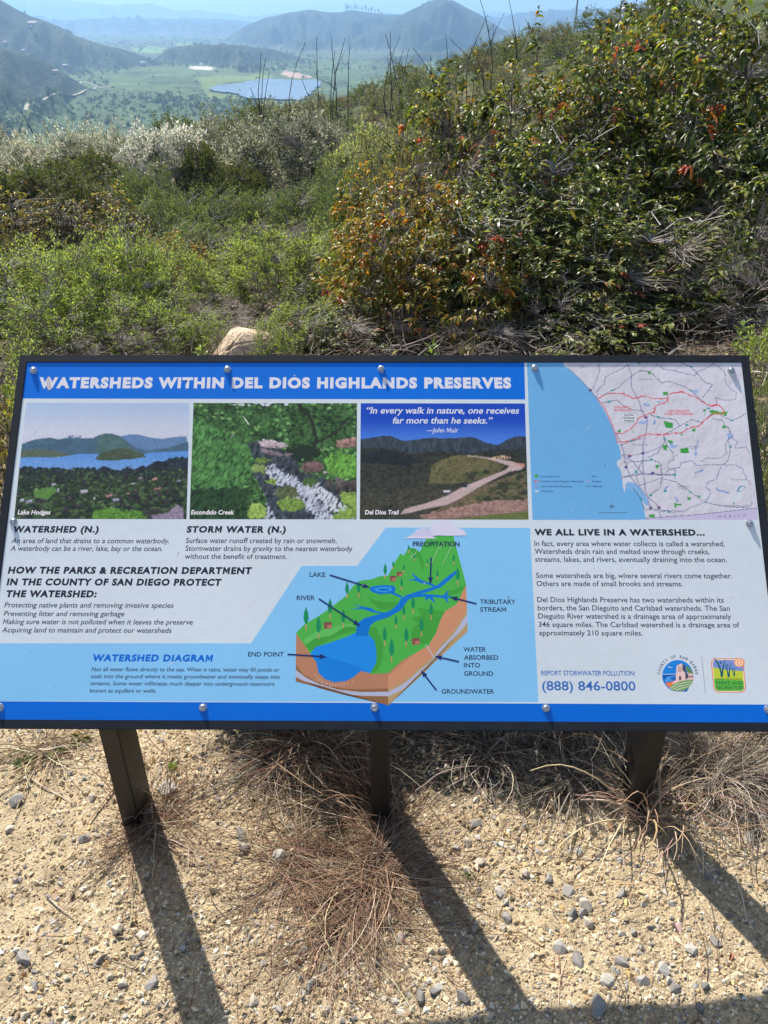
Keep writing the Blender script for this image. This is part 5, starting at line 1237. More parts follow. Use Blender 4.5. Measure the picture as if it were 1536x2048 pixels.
# round seal: the disc leans a little, as the map side does
L1 = [(c7b(circ(453, 370, 187, 190)), P_(30, 132, 224)), (c7b([(268, 352), (640, 352), (640, 420), (560, 560), (400, 555), (290, 450)]), P_(20, 90, 180)),
      (c7b([(300, 410), (330, 380), (420, 372), (430, 380), (350, 400), (380, 415), (420, 420), (290, 450)]), P_(70, 160, 232)),
      (c7b([(300, 460), (430, 425), (400, 470), (350, 512)]), P_(224, 130, 76)), (c7b([(560, 250), (610, 285), (637, 345), (580, 345), (550, 290)]), P_(96, 140, 84)),
      (c7b([(560, 330), (636, 346), (640, 420), (560, 425)]), P_(216, 190, 190)), (c7b([(385, 470), (400, 440), (430, 420), (430, 360), (440, 250), (490, 222), (540, 240), (550, 330), (565, 345), (560, 430), (430, 460)]), P_(226, 200, 196)),
      (c7b([(510, 228), (545, 245), (552, 330), (580, 350), (575, 395), (548, 420), (540, 330), (508, 300)]), P_(70, 76, 104)), (c7b([(570, 378), (638, 370), (640, 384), (572, 390)]), P_(110, 80, 100)),
      (c7b([(350, 515), (400, 470), (480, 435), (560, 420), (640, 415), (630, 450), (590, 505), (530, 545), (450, 558), (390, 545)]), P_(120, 164, 100))]
for k in range(3):
    for j in range(3): L1.append((c7b([(458+k*15, 262+j*24), (466+k*15, 258+j*24), (466+k*15, 274+j*24), (458+k*15, 278+j*24)]), P_(96, 84, 104)))
L1 += [(c7b([(468, 425), (468, 385), (480, 366), (494, 382), (496, 418)]), P_(90, 70, 90))]
for a_ in range(3): L1.append((c7b([(360+a_*30, 520+a_*12), (440+a_*20, 470+a_*24), (540+a_*10, 448+a_*26), (636-a_*12, 440+a_*28), (636-a_*12, 445+a_*28), (540+a_*10, 454+a_*26), (440+a_*20, 478+a_*24), (366+a_*30, 526+a_*12)]), P_(214, 226, 214)))
L1 += [(c7b([(326, 254), (350, 258), (365, 268), (398, 270), (372, 276), (350, 270)]), WHITE), (c7b([(268, 348), (430, 348), (430, 354), (268, 354)]), WHITE), (c7b([(738, 134), (742, 134), (787, 576), (783, 576)]), P_(90, 96, 120))]
polys('round_seal', L1, Z1, label='round seal with a pale tower above green fields')
def rrect(x0_, y0_, x1_, y1_, r, sk):
    out = []
    for cx, cy, a in ((x1_-r, y0_+r, -90), (x1_-r, y1_-r, 0), (x0_+r, y1_-r, 90), (x0_+r, y0_+r, 180)):
        for i in range(6):
            t = math.radians(a+i*18); x, y = cx+r*math.cos(t), cy+r*math.sin(t); out.append((x+(y-160)*sk, y))
    return out
sk = .10
L2 = [(c7b(rrect(845, 160, 1237, 572, 66, sk)), P_(214, 130, 92)), (c7b(rrect(855, 168, 1227, 564, 60, sk)), P_(240, 214, 190)), (c7b(rrect(866, 180, 1216, 552, 50, sk)), P_(186, 208, 60)),
      (c7b([(873, 215), (885, 188), (910, 180), (1200, 182), (1232, 215), (1244, 312), (1040, 300), (876, 268)]), P_(118, 148, 214)), (c7b([(884, 405), (1240, 425), (1246, 520), (1222, 552), (930, 552), (900, 520)]), P_(96, 188, 70))]
L2 += [(c7b(circ(1190, 212, 62, 50)), P_(232, 160, 112)), (c7b(circ(1188, 212, 46, 38)), P_(250, 224, 196)), (c7b(circ(1188, 212, 30, 25)), P_(232, 140, 90)), (c7b(circ(1188, 212, 17, 14)), P_(250, 224, 196))]
for i in range(11):
    a = math.radians(-110+i*18); L2.append((c7b([(1190+58*math.cos(a-.09), 212+48*math.sin(a-.09)), (1190+84*math.cos(a), 212+72*math.sin(a)), (1190+58*math.cos(a+.09), 212+48*math.sin(a+.09))]), P_(232, 150, 96)))
GB = P_(22, 92, 104)
L2 += [(c7b([(878, 140), (925, 185), (960, 250), (985, 330), (995, 385), (970, 388), (962, 320), (930, 230)]), GB), (c7b([(1028, 152), (1005, 210), (985, 290), (978, 385), (992, 385), (1002, 300), (1015, 215)]), GB), (c7b(circ(966, 212, 12, 14)), GB),
       (c7b([(1010, 215), (1045, 270), (1060, 330), (1075, 388), (1052, 388), (1042, 310)]), GB), (c7b([(1092, 208), (1070, 270), (1060, 385), (1076, 388), (1080, 290)]), GB), (c7b(circ(1050, 242, 10, 12)), GB),
       (c7b([(1090, 265), (1118, 300), (1130, 340), (1140, 375), (1122, 376), (1115, 320)]), GB), (c7b([(1146, 265), (1134, 300), (1128, 375), (1140, 375), (1140, 310)]), GB), (c7b(circ(1121, 284, 8, 9)), GB)]
polys('park_badge', L2, Z1, label='yellow and green badge with grass like figures and a sun')

# ---- lettering
wh = P_(212, 222, 234)
text('WATERSHEDS WITHIN DEL DIOS HIGHLANDS PRESERVES', 76.6, 1022.7, 776.8, 21.5, wh, bold=.06, sp=1.2, name='title_lettering')
text('“In every walk in nature, one receives', 733.4, 1038.6, 827.3, 12.6, wh, .018, .22)
text('far more than he seeks.”', 785.4, 985.8, 847.2, 12.6, wh, .018, .22)
text('—John Muir', 853, 917, 865, 9.2, wh, .008, .22)
for s, a_, b_, y in (('Lake Hodges', 35, 100.4, 1029), ('Escondido Creek', 381.8, 468, 1029), ('Del Dios Trail', 730, 797.8, 1029)):
    text(s, a_, b_, y, 8.8, P_(232, 236, 244), .024, .12)
for s, a_, b_, y, cp in (('WATERSHED (N.)', 26, 197, 1065.3, 13), ('STORM WATER (N.)', 373, 571.6, 1065.5, 13), ('HOW THE PARKS & RECREATION DEPARTMENT', 15.3, 503.9, 1147.8, 13.6), ('IN THE COUNTY OF SAN DIEGO PROTECT', 12.8, 443, 1171.2, 13.6), ('THE WATERSHED:', 11.7, 193, 1194.6, 13.6)):
    text(s, a_, b_, y, cp, DARK, .05, .1, sp=1.16, name='heading_lettering')
text('WE ALL LIVE IN A WATERSHED...', 1069, 1409.7, 1071.2, 12.6, DARK, .05, 0, sp=1.16, name='heading_lettering')
text('WATERSHED DIAGRAM', 185, 425.8, 1323, 13.6, BLUE2, .05, .1, sp=1.16, name='heading_lettering')
for s, a_, b_, y in (('An area of land that drains to a common waterbody.', 22.6, 338, 1086.5), ('A waterbody can be a river, lake, bay or the ocean.', 20.8, 324.5, 1101.8), ('Surface water runoff created by rain or snowmelt.', 371.5, 673.5, 1086.2), ('Stormwater drains by gravity to the nearest waterbody', 370.5, 704.7, 1102), ('without the benefit of treatment.', 369.5, 573.6, 1117.8),
                     ('Protecting native plants and removing invasive species', 8.4, 346.7, 1215.2), ('Preventing litter and removing garbage', 7.3, 248.3, 1232.3), ('Making sure water is not polluted when it leaves the preserve', 5.5, 385.4, 1248.7), ('Acquiring land to maintain and protect our watersheds', 3.6, 342.7, 1265.2)):
    text(s, a_, b_, y, 9.9, NAVY, .007, .14 if a_ < 30 else .05)
for s, a_, b_, y in (('Not all water flows directly to the sea. When it rains, water may fill ponds or', 183, 559, 1343), ('soak into the ground where it meets groundwater and eventually seeps into', 181.6, 560, 1357), ('streams. Some water infiltrates much deeper into underground reservoirs', 180.5, 548.5, 1371.2), ('known as aquifers or wells.', 179.7, 312.8, 1385.3)):
    text(s, a_, b_, y, 7.9, NAVY, .009, .06)
for s, a_, b_, y in (('In fact, every area where water collects is called a watershed.', 1069, 1449.5, 1092.3), ('Watersheds drain rain and melted snow through creeks,', 1069.7, 1419.4, 1108), ('streams, lakes, and rivers, eventually draining into the ocean.', 1070.7, 1454, 1124), ('Some watersheds are big, where several rivers come together.', 1072.3, 1464.6, 1156.3), ('Others are made of small brooks and streams.', 1073.3, 1365.2, 1172.4),
                     ('Del Dios Highlands Preserve has two watersheds within its', 1074.5, 1447.8, 1204.7), ('borders, the San Dieguito and Carlsbad watersheds. The San', 1075.5, 1459.8, 1221.2), ('Dieguito River watershed is a drainage area of approximately', 1076.5, 1462.4, 1237.6), ('346 square miles. The Carlsbad watershed is a drainage area of', 1077.5, 1479, 1254.4), ('approximately 210 square miles.', 1078.4, 1285.4, 1270.9)):
    text(s, a_, b_, y, 10, NAVY, .007, 0)
PH = P_(52, 108, 190)
text('REPORT STORMWATER POLLUTION:', 1082.6, 1271, 1351, 9.2, PH, .012, 0)
text('(888) 846-0800', 1084.6, 1271.5, 1381, 18, PH, .012, 0)
for s, a_, b_, y in (('PRECIPITATION', 825.5, 918.8, 1092.3), ('LAKE', 619, 650.7, 1153.9), ('RIVER', 593.3, 629.5, 1200.3), ('TRIBUTARY', 960, 1031.3, 1208.2), ('STREAM', 960.3, 1012.4, 1223.7), ('WATER', 927, 972, 1303.4), ('ABSORBED', 927.8, 997, 1319.6), ('INTO', 927.8, 960.3, 1335), ('GROUND', 928, 986.4, 1351.7), ('GROUNDWATER', 883.3, 988.6, 1387.6), ('END POINT', 495.9, 567.6, 1313.2)):
    text(s, a_, b_, y, 9, P_(40, 52, 84), .018, 0, z=.00042 if s == 'PRECIPITATION' else Z3)
def t7(s, a_, b_, y, cp, c, **k): text(s, 1040+a_*.3229, 1040+b_*.3229, 700+y*.3229, cp*.3229, c, parent=mp, z=Z3, **k)
RED = P_(214, 96, 112)
for s, a_, b_, y in (('CARLSBAD', 583, 682, 361), ('WATERSHED', 578, 690, 380), ('SAN DIEGUITO', 918, 1050, 385), ('RIVER WATERSHED', 897, 1074, 403)): t7(s, a_, b_, y, 14, RED, bold=.02)
polys('map_label', [(m7([(633, 391), (723, 392), (724, 447), (630, 446)]), P_(120, 130, 160)), (m7([(635, 393), (721, 394), (722, 445), (632, 444)]), P_(216, 230, 238))], Z2, parent=mp)
for s, a_, b_, y in (('Del Dios', 647, 706, 410), ('Highlands', 641, 712, 427), ('Preserve', 647, 708, 443)): t7(s, a_, b_, y, 13, DARK, bold=.02)
gt = P_(120, 128, 160)
for s, a_, b_, y in (('SAN LUIS REY', 738, 826, 187), ('PENASQUITOS', 700, 792, 592), ('MISSION', 640, 690, 698), ('BAY', 655, 677, 710), ('SAN DIEGO', 976, 1048, 850), ('BAY', 1001, 1027, 863), ('TIJUANA RIVER', 1308, 1408, 808), ('SAN DIEGO', 1048, 1112, 602), ('RIVER', 1062, 1100, 615), ('SAN', 371, 396, 101), ('JUAN', 369, 400, 113)): t7(s, a_, b_, y, 9, gt, bold=.006)
t7('M  E  X  I  C  O', 1230, 1405, 1041, 15, P_(110, 112, 150), rot=.06)
lg = P_(44, 70, 130)
for s, a_, b_, y in (('County Park Land', 127, 248, 789), ('Carlsbad and San Dieguito Watersheds', 127, 393, 819), ('Other Watershed Boundaries', 128, 323, 850), ('Water Body', 130, 208, 880), ('River', 445, 480, 788), ('Freeway', 447, 504, 819), ('Highway', 448, 508, 849)): t7(s, a_, b_, y, 11, lg, bold=.006)
# seal lettering round the disc
def arc_text(s, cx, cy, rx, ry, a0, a1, cp, c, bolds):
    n = len(s)
    for i, ch in enumerate(s):
        if ch == ' ': continue
        a = math.radians(a0+(a1-a0)*i/(n-1)); x, y = 1280+(cx+rx*math.cos(a))/6, 1290+(cy+ry*math.sin(a))/6
        w_ = 24/6*(.35 if ch == 'I' else 1)
        r_ = -(a+math.pi/2)
        xs, ys = x-w_/2*math.cos(r_), y+w_/2*math.sin(r_)
        text(ch, xs, xs+w_, ys, cp, c, bold=bolds[i], rot=r_, name='seal_lettering')
S_ = 'COUNTY OF SAN DIEGO'
arc_text(S_, 453, 372, 212, 216, 188, 352, 5.6, P_(50, 60, 96), [.004 if 6 < i < 9 else .03 for i in range(len(S_))])
g_ = P_(30, 110, 60)
text('COUNTY OF SAN DIEGO', 1280+912/6, 1280+1224/6, 1290+418/6, 3, P_(70, 110, 50), .01, z=Z3+.00004)
text('PARKS AND', 1280+914/6, 1280+1232/6, 1290+476/6, 7, g_, .01, z=Z3+.00004)
text('RECREATION', 1280+920/6, 1280+1242/6, 1290+532/6, 7, g_, .01, z=Z3+.00004)
# small dirt specks and drips on the print
sp_ = []
rr_ = random.Random(12)
for _ in range(60):
    x, y = rr_.uniform(20, 1500), rr_.uniform(730, 1430); r = rr_.uniform(.6, 1.5)
    sp_.append(([(x-r, y), (x, y-r*1.6), (x+r*.8, y), (x, y+r*1.3)], P_(120, 118, 110) if rr_.random() < .6 else P_(226, 230, 236)))
sp_.append(([(94, 757), (98, 752), (101, 765), (103, 778), (97, 781), (93, 772)], P_(190, 190, 196)))
for _ in range(9):
    x, y = rr_.uniform(60, 1450), rr_.uniform(740, 1400); dx, dy = rr_.uniform(-22, 22), rr_.uniform(6, 26)
    sp_.append(([(x, y), (x+dx*.5+.3, y+dy*.4), (x+dx, y+dy), (x+dx*.5-.3, y+dy*.55)], P_(222, 226, 230)))
polys('dirt_specks', sp_, .00024, label='small dirt specks and bird dropping marks')['kind'] = 'stuff'
# ------------------------------------------------------------------ gravel, stones, dry grass
def szf(x, y): return float(sand_z(np.array([x]), np.array([y]))[0])
def pix_ground(px, py):
    r = ray(px, py); P = CAM+r*((gz(0, 1.2)-CAM[2])/r[2])
    for _ in range(3): P = CAM+r*((gz(P[0], P[1])-CAM[2])/r[2])
    return P
pebm = mat('pebble', .85, .25, attr='col')
def gravel():
    rng = np.random.default_rng(60); n = 165000
    y = .55+2.3*rng.random(n)**1.45; x = rng.uniform(-1, 1, n)*(.62*y+.42)+.02
    o_ = rng.random(n) < .16; x = np.where(o_, rng.uniform(-4.2, 4.2, n), x); y = np.where(o_, rng.uniform(.1, 4.3, n), y)
    cl = fbm(x*4, y*4, 301, 3); k = rng.random(n) < .7+.5*cl+.25*sm(1.35, 1.5, y); x, y, cl = x[k], y[k], cl[k]; n = len(x)
    s = rng.lognormal(math.log(.0025), .5, n); s = np.clip(s, .0012, .0085)*(1+.25*(y-.8))
    base = np.array([[1, 0, 0], [-1, 0, 0], [0, 1, 0], [0, -1, 0], [0, 0, 1], [0, 0, -1]], float)
    F0 = np.array([[0, 2, 4], [2, 1, 4], [1, 3, 4], [3, 0, 4], [2, 0, 5], [1, 2, 5], [3, 1, 5], [0, 3, 5]])
    a = rng.uniform(0, 6.28, n); ca, sa = np.cos(a), np.sin(a)
    P = base[None]*rng.uniform(.6, 1.25, (n, 6, 1))*s[:, None, None]*np.stack([rng.uniform(.8, 1.4, n), rng.uniform(.7, 1.1, n), rng.uniform(.55, .9, n)], 1)[:, None]
    P = P+rng.normal(0, .18, (n, 6, 3))*s[:, None, None]
    X_ = P[..., 0]*ca[:, None]-P[..., 1]*sa[:, None]; Y_ = P[..., 0]*sa[:, None]+P[..., 1]*ca[:, None]
    V = np.stack([X_+x[:, None], Y_+y[:, None], P[..., 2]+(sand_z(x, y)+s*.25)[:, None]], -1)
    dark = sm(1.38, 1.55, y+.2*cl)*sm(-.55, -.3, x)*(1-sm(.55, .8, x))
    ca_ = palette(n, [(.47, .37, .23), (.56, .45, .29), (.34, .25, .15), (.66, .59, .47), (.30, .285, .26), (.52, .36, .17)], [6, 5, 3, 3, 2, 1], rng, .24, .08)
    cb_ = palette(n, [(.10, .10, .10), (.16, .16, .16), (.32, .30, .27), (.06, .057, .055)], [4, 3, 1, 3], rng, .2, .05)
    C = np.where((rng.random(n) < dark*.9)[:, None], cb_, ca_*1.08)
    F = (np.arange(n)[:, None, None]*6+F0[None]).reshape(-1, 3)
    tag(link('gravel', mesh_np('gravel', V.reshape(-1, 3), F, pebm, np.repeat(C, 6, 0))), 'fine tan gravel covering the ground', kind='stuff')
    print('gravel', n)
gravel()

stm = [mat('grey_stone_%d' % i, .75, .3, color=c, mottle=[(150, .3), (40, .25)], bump=[(220, .6, .002)]) for i, c in enumerate([(.36, .34, .31), (.47, .44, .39), (.25, .235, .215), (.52, .46, .37)])]
STM = [rock('stone', 400+i, 1, [.75, .85, .62, .7][i % 4], [.5, .62, .45, .55][(i//2) % 4], stm[i % 4], 13+i % 5, .06) for i in range(12)]
def place_stone(x, y, s, rng, label, group):
    o = bpy.data.objects.new('stone', STM[int(rng.choice(12))]); col.objects.link(o)
    o.location = (x, y, szf(x, y)+s*.2); o.rotation_euler = (rng.normal(0, .3), rng.normal(0, .3), rng.uniform(0, 6.28)); o.scale = (s, s, s)
    tag(o, label, 'stone', group)
rng = np.random.default_rng(61)
HAND = [(340, 1582, 19), (30, 1605, 15), (20, 1660, 9), (262, 1525, 11), (735, 1550, 9), (490, 1700, 12), (555, 1720, 14), (935, 1690, 10), (910, 1700, 10), (480, 1672, 14), (950, 1655, 12), (610, 1860, 0), (100, 1795, 9), (52, 1920, 15), (235, 1860, 13), (305, 1965, 13), (505, 2005, 12), (1135, 1785, 12), (1170, 1815, 14), (1145, 1835, 12), (1175, 1850, 12),
        (1000, 1785, 12), (1240, 1790, 11), (1118, 1905, 13), (1155, 1930, 13), (1240, 1928, 11), (925, 2000, 13), (840, 1998, 13), (870, 1985, 10), (1325, 1940, 12), (1430, 1888, 10), (1380, 1900, 11), (1213, 1968, 12), (1285, 1968, 11), (1195, 2020, 17), (1350, 1980, 11), (1410, 1975, 10), (885, 1905, 9), (800, 1880, 11), (1010, 1840, 11), (170, 1680, 13), (250, 1580, 8), (185, 1600, 9), (70, 1975, 9), (35, 1760, 8), (300, 1625, 8), (200, 1925, 11), (245, 1970, 10), (1050, 1750, 10), (1095, 1760, 11), (960, 1730, 10), (1520, 1545, 13), (1545, 1660, 8), (1070, 1490, 12), (1480, 1640, 10)]
def region(x):
    return 'left of the left post' if x < -.62 else 'between the left and middle posts' if x < -.02 else 'between the middle and right posts' if x < .6 else 'right of the right post'
def lab_for(px, py, x, y, r):
    size = 'large' if r > .016 else 'small'
    where = 'in the shade strip at the bottom' if py > 2012 else ('near the camera, ' if py > 1850 else '')+region(x) if py > 1640 else 'under the panel, '+region(x)
    return '%s grey stone on the gravel %s' % (size, where)
for px, py, r in HAND:
    if r == 0: continue
    P = pix_ground(px, py); d = np.linalg.norm(P-CAM); s = r*1.3*d/FPX
    place_stone(P[0], P[1], s, rng, lab_for(px, py, P[0], P[1], s), 'loose grey stones on the gravel')
n = 0
while n < 235:
    px, py = rng.uniform(0, 1536), 1465+583*rng.random()**.9
    P = pix_ground(px, py); d = float(vnoise(np.array(px/130), np.array(py/90), 71))
    if rng.random() > d*1.3: continue
    r = np.clip(rng.lognormal(math.log(5.2), .35), 3.5, 11); s = r*1.2*np.linalg.norm(P-CAM)/FPX
    place_stone(P[0], P[1], s, rng, lab_for(px, py, P[0], P[1], s), 'loose grey stones on the gravel'); n += 1

# curved dry stalks radiating from a crown
drym = mat('dry_grass', .7, .3, attr='col')
def tuft(cx, cy, n, rad, hgt, seed, cols, wts, r0=.0011, flat=.5, aim=None, spread=math.pi, sect=9, fork=.5):
    rng = np.random.default_rng(seed); z0 = szf(cx, cy)
    a = rng.uniform(-spread, spread, n)+(aim or 0); L_ = rad*rng.uniform(.25, 1, n)**.8; H = hgt*rng.uniform(.1, 1, n)*(1-flat*rng.random(n))
    t = np.linspace(0, 1, sect)[None, :]
    bend = rng.normal(0, .7, n)[:, None]
    ang = a[:, None]+bend*t**1.5
    st_ = L_[:, None]/(sect-1)
    dx = np.cumsum(np.concatenate([np.zeros((n, 1)), np.cos(ang[:, 1:])*st_], 1), 1); dy = np.cumsum(np.concatenate([np.zeros((n, 1)), np.sin(ang[:, 1:])*st_], 1), 1)
    dz = H[:, None]*np.sin(t*math.pi*rng.uniform(.45, .95, n)[:, None])
    jit = rng.normal(0, .0018, (n, sect, 3))*t[..., None]
    sx, sy = rng.normal(0, .018*rad/.2, n)[:, None], rng.normal(0, .018*rad/.2, n)[:, None]
    P = np.stack([cx+sx+dx, cy+sy+dy, dz], -1)+jit
    P[..., 2] += np.maximum(sand_z(P[..., 0], P[..., 1]), -9)+.002
    R_ = r0*np.clip(rng.lognormal(-.1, .45, (n, 1)), .4, 2.2)*np.linspace(1, .45, sect)[None]
    C = palette(n, cols, wts, rng, .22)
    parts = [tubes(P, R_, C)]
    m_ = int(n*fork)
    i = rng.integers(0, n, m_); j = rng.integers(2, sect-2, m_); b = P[i, j]; d = nrm(P[i, j+1]-P[i, j]); d = nrm(d+rng.normal(0, .6, (m_, 3)))*rng.uniform(.02, .09, (m_, 1))*rad/.25
    tt = np.linspace(0, 1, 5)[None, :, None]; Q = b[:, None]+d[:, None]*tt; Q[..., 2] = np.maximum(Q[..., 2]-.01*tt[..., 0]**2, sand_z(Q[..., 0], Q[..., 1])+.001)
    parts.append(tubes(Q, r0*.55*np.linspace(1, .5, 5)[None]*rng.uniform(.6, 1.3, (m_, 1)), C[i]))
    return merge(parts)
def grass(name, specs, label, cat, loc):
    parts = [tuft(*s) for s in specs]; V, F, C = merge(parts)
    V = V-np.array(loc)
    o = empty(name, loc, label=label, cat=cat); f = link('stalks', mesh_np('stalks', V, F, drym, C), o); f['kind'] = 'stuff'; return o
RC = [(.20, .115, .075), (.28, .18, .115), (.13, .075, .05), (.40, .31, .21), (.52, .43, .31)]; RW = [4, 4, 3, 2.5, 1]
GC = [(.30, .26, .21), (.20, .17, .14), (.46, .40, .32), (.12, .09, .07)]; GW = [3, 3, 2, 2]
def wp(px, py): P = pix_ground(px, py); return float(P[0]), float(P[1])
a = wp(775, 1640); b = wp(720, 1800)
grass('dry_grass_clump', [(a[0]-.03, a[1]+.04, 150, .34, .12, 1, RC, RW, .0010, .5, 2.6, 1.0), (b[0]+.03, b[1]+.05, 240, .30, .045, 2, RC, RW, .0009, .6), (b[0]-.03, b[1]-.06, 170, .26, .022, 3, RC, RW, .0008, .6), (a[0]-.01, a[1]-.09, 110, .22, .06, 21, RC, RW, .0009, .4), (b[0]-.14, b[1]+.10, 190, .34, .03, 23, RC, RW, .0008, .6), (b[0]-.05, b[1]-.02, 150, .40, .02, 24, RC, RW, .0007, .6)],
      'large sprawling clump of reddish brown dry stalks round the foot of the middle post', 'dry grass', (a[0], a[1], szf(*a)))
a = wp(1330, 1600); b = wp(1430, 1560)
grass('dry_grass_clump', [(a[0]+.05, a[1]+.03, 130, .30, .08, 4, RC, RW, .0010, .4), (b[0], b[1], 420, .26, .12, 5, GC, GW, .0009, .4), (b[0]+.12, b[1]-.06, 320, .24, .08, 6, GC, GW, .001, .5), (b[0]+.2, b[1]+.12, 260, .3, .16, 22, GC, GW, .001, .4)],
      'tangled grey brown dry brush right of the right post', 'dry grass', (a[0], a[1], szf(*a)))
a = wp(1295, 1640)
grass('dry_grass_clump', [(a[0], a[1], 60, .26, .17, 7, [(.50, .36, .24), (.40, .27, .17), (.60, .48, .34)], [2, 2, 1], .0019, .3, None, math.pi, 9, .6)],
      'wiry tan stems fanning out in front of the right post foot', 'dry grass', (a[0], a[1], szf(*a)))
a = wp(300, 1660)
grass('dry_grass_clump', [(a[0], a[1], 130, .28, .05, 8, RC, RW, .0010, .5), (a[0]+.05, a[1]+.05, 60, .26, .09, 9, RC, RW, .001, .5)],
      'thin dry stalks round the foot of the left post', 'dry grass', (a[0], a[1], szf(*a)))
a = wp(640, 1500); b = wp(560, 1530)
grass('dry_grass_clump', [(a[0], a[1], 300, .28, .10, 10, RC, RW, .0011, .4), (b[0], b[1], 220, .24, .05, 11, GC, GW, .001, .5), (a[0]+.05, a[1]+.25, 300, .3, .22, 12, GC, GW, .0011, .3)],
      'brown dry stalks under the panel, left of the middle post', 'dry grass', (a[0], a[1], szf(*a)))
a = wp(980, 1500); b = wp(1150, 1560)
grass('dry_grass_clump', [(a[0], a[1], 260, .28, .10, 13, GC, GW, .0011, .4), (b[0], b[1], 260, .24, .07, 14, GC, GW, .001, .5), (a[0], a[1]+.25, 300, .3, .22, 15, GC, GW, .0011, .3), (b[0]+.05, b[1]+.2, 300, .3, .2, 16, GC, GW, .0011, .3)],
      'grey dry stalks under the panel, between the middle and right posts', 'dry grass', (a[0], a[1], szf(*a)))
a = wp(90, 1500)
grass('dry_grass_clump', [(a[0], a[1], 90, .24, .06, 17, [(.52, .42, .28), (.36, .27, .17), (.2, .14, .09)], [2, 2, 1], .0012, .5)],
      'straw coloured stalks at the left under the panel', 'dry grass', (a[0], a[1], szf(*a)))
def straw():
    rng = np.random.default_rng(70); n = 5600
    y = .7+2.0*rng.random(n); x = rng.uniform(-1, 1, n)*(.6*y+.4)
    k = rng.random(n) < np.clip(.12+.8*np.exp(-((x+.03)**2/.12+(y-1.2)**2/.14))+.45*sm(1.35, 1.6, y), 0, 1); x, y = x[k], y[k]; n = len(x)
    a = rng.uniform(0, 6.28, n); L_ = rng.uniform(.03, .16, n); t = np.linspace(0, 1, 7)[None]; ang = a[:, None]+rng.normal(0, .5, n)[:, None]*t
    P = np.stack([x[:, None]+np.cos(ang)*L_[:, None]*t, y[:, None]+np.sin(ang)*L_[:, None]*t, np.zeros((n, 7))], -1)
    P[..., 2] = sand_z(P[..., 0], P[..., 1])+.0015+rng.uniform(0, .012, (n, 1))*np.sin(t*math.pi)
    V, F, C = tubes(P, np.linspace(1, .5, 7)[None]*rng.uniform(.0005, .0011, (n, 1)), palette(n, RC, RW, rng, .2))
    tag(link('straw', mesh_np('straw', V, F, drym, C)), 'loose dry straw and stalks lying on the gravel', kind='stuff')
straw()
# unseen dry brush added behind the panel to throw dappled shade under it
def shade_brush(px, Y, s, seed, label):
    x = X(px, Y); lm, bmh, K = shrub_meshes('brush', seed, .72*s, .40*s, .50*s, 'small', nstem=14, ntip=620, lpt=15, L=.038, W=.018, cols=[(.14, .13, .08), (.20, .17, .11), (.08, .09, .04)], wts=[3, 2, 2], twig=GREYTW, rs=.003, rt=.0013, low=.05)
    o = empty('shade_bush', (x, Y, gz(x, Y)), seed*1.1, label=label, cat='bush')
    for nme, me in (('branches', bmh), ('foliage', lm)):
        c = bpy.data.objects.new(nme, me); col.objects.link(c); c.parent = o; c['kind'] = 'stuff'
shade_brush(540, 2.03, 1.5, 90, 'unseen dry bush added for shade behind the panel between the left and middle posts')
shade_brush(860, 2.05, 1.55, 91, 'unseen dry bush added for shade behind the panel just right of the middle post')
shade_brush(1120, 2.03, 1.5, 92, 'unseen dry bush added for shade behind the panel left of the right post')
# weeds
weedm = mat('weed_leaf', .5, .35, attr='col', transl=.3)
def weed(px, py, n, L_, W_, c, label, seed, up=.5, name='weed'):
    x, y = wp(px, py); rng = np.random.default_rng(seed); a = rng.uniform(0, 6.28, n); z = szf(x, y)
    o = empty(name, (x, y, z), label=label, cat='weed')
    for i in range(n):
        d = np.array([[math.cos(a[i]), math.sin(a[i]), up*rng.uniform(.5, 1.6)]])
        V, F, C = big_leaves(np.zeros((1, 3)), d, np.array([L_*rng.uniform(.6, 1.1)]), np.array([W_]), palette(1, [c], [1], rng, .2), rng, .3, .2)
        link('leaf', mesh_np('leaf', V, F, weedm, C), o)
weed(345, 1540, 11, .026, .009, (.24, .38, .05), 'tiny bright green seedling right of the left post', 1, .9)
weed(118, 1508, 12, .045, .009, (.20, .22, .07), 'small olive weed near the left edge under the panel', 2, .5)
weed(45, 1530, 14, .05, .009, (.16, .18, .08), 'olive weed at the left edge of the photo under the panel', 3, .5)
weed(165, 1475, 10, .05, .010, (.14, .16, .06), 'dusty green weed beside the top of the left post', 4, .5)
weed(935, 1755, 12, .02, .004, (.12, .18, .05), 'small green sprig in the gravel right of the middle post shadow', 5, .7)
weed(1130, 1545, 22, .05, .005, (.07, .12, .04), 'dark green needle leaved weed left of the right post', 6, .8)
weed(1185, 1570, 20, .05, .005, (.06, .10, .035), 'dark green weed against the foot of the right post', 7, .8)
weed(895, 1560, 8, .02, .006, (.12, .2, .05), 'small green sprout in the dark gravel right of the middle post', 8, .7)
weed(570, 1850, 8, .015, .004, (.2, .26, .1), 'tiny pale green sprig in the dry grass', 9, .7)
def upright_weed(px, Y, h, n, c, label, seed):
    x = X(px, Y); rng = np.random.default_rng(seed); o = empty('young_plant', (x, Y, gz(x, Y)), label=label, cat='plant')
    P = np.array([[[0, 0, 0], [.01, 0, h*.5], [.0, .01, h]]]); V, F, C = tubes(P, np.array([[.003, .0025, .001]]), np.array([[.12, .16, .05]]), 4); link('stem', mesh_np('stem', V, F, twigm, C), o)
    for i in range(n):
        z = h*(.2+.8*i/n); a = i*2.4; V, F, C = big_leaves(np.zeros((1, 3)), np.array([[math.cos(a), math.sin(a), .9]]), np.array([.075]), np.array([.018]), palette(1, [c], [1], rng, .15), rng, .3, .2)
        link('leaf', mesh_np('leaf', V, F, leafm, C), o).location = (0, 0, z)
upright_weed(868, 4.3, .16, 12, (.20, .30, .06), 'fresh light green plant standing just above the top rail', 1)
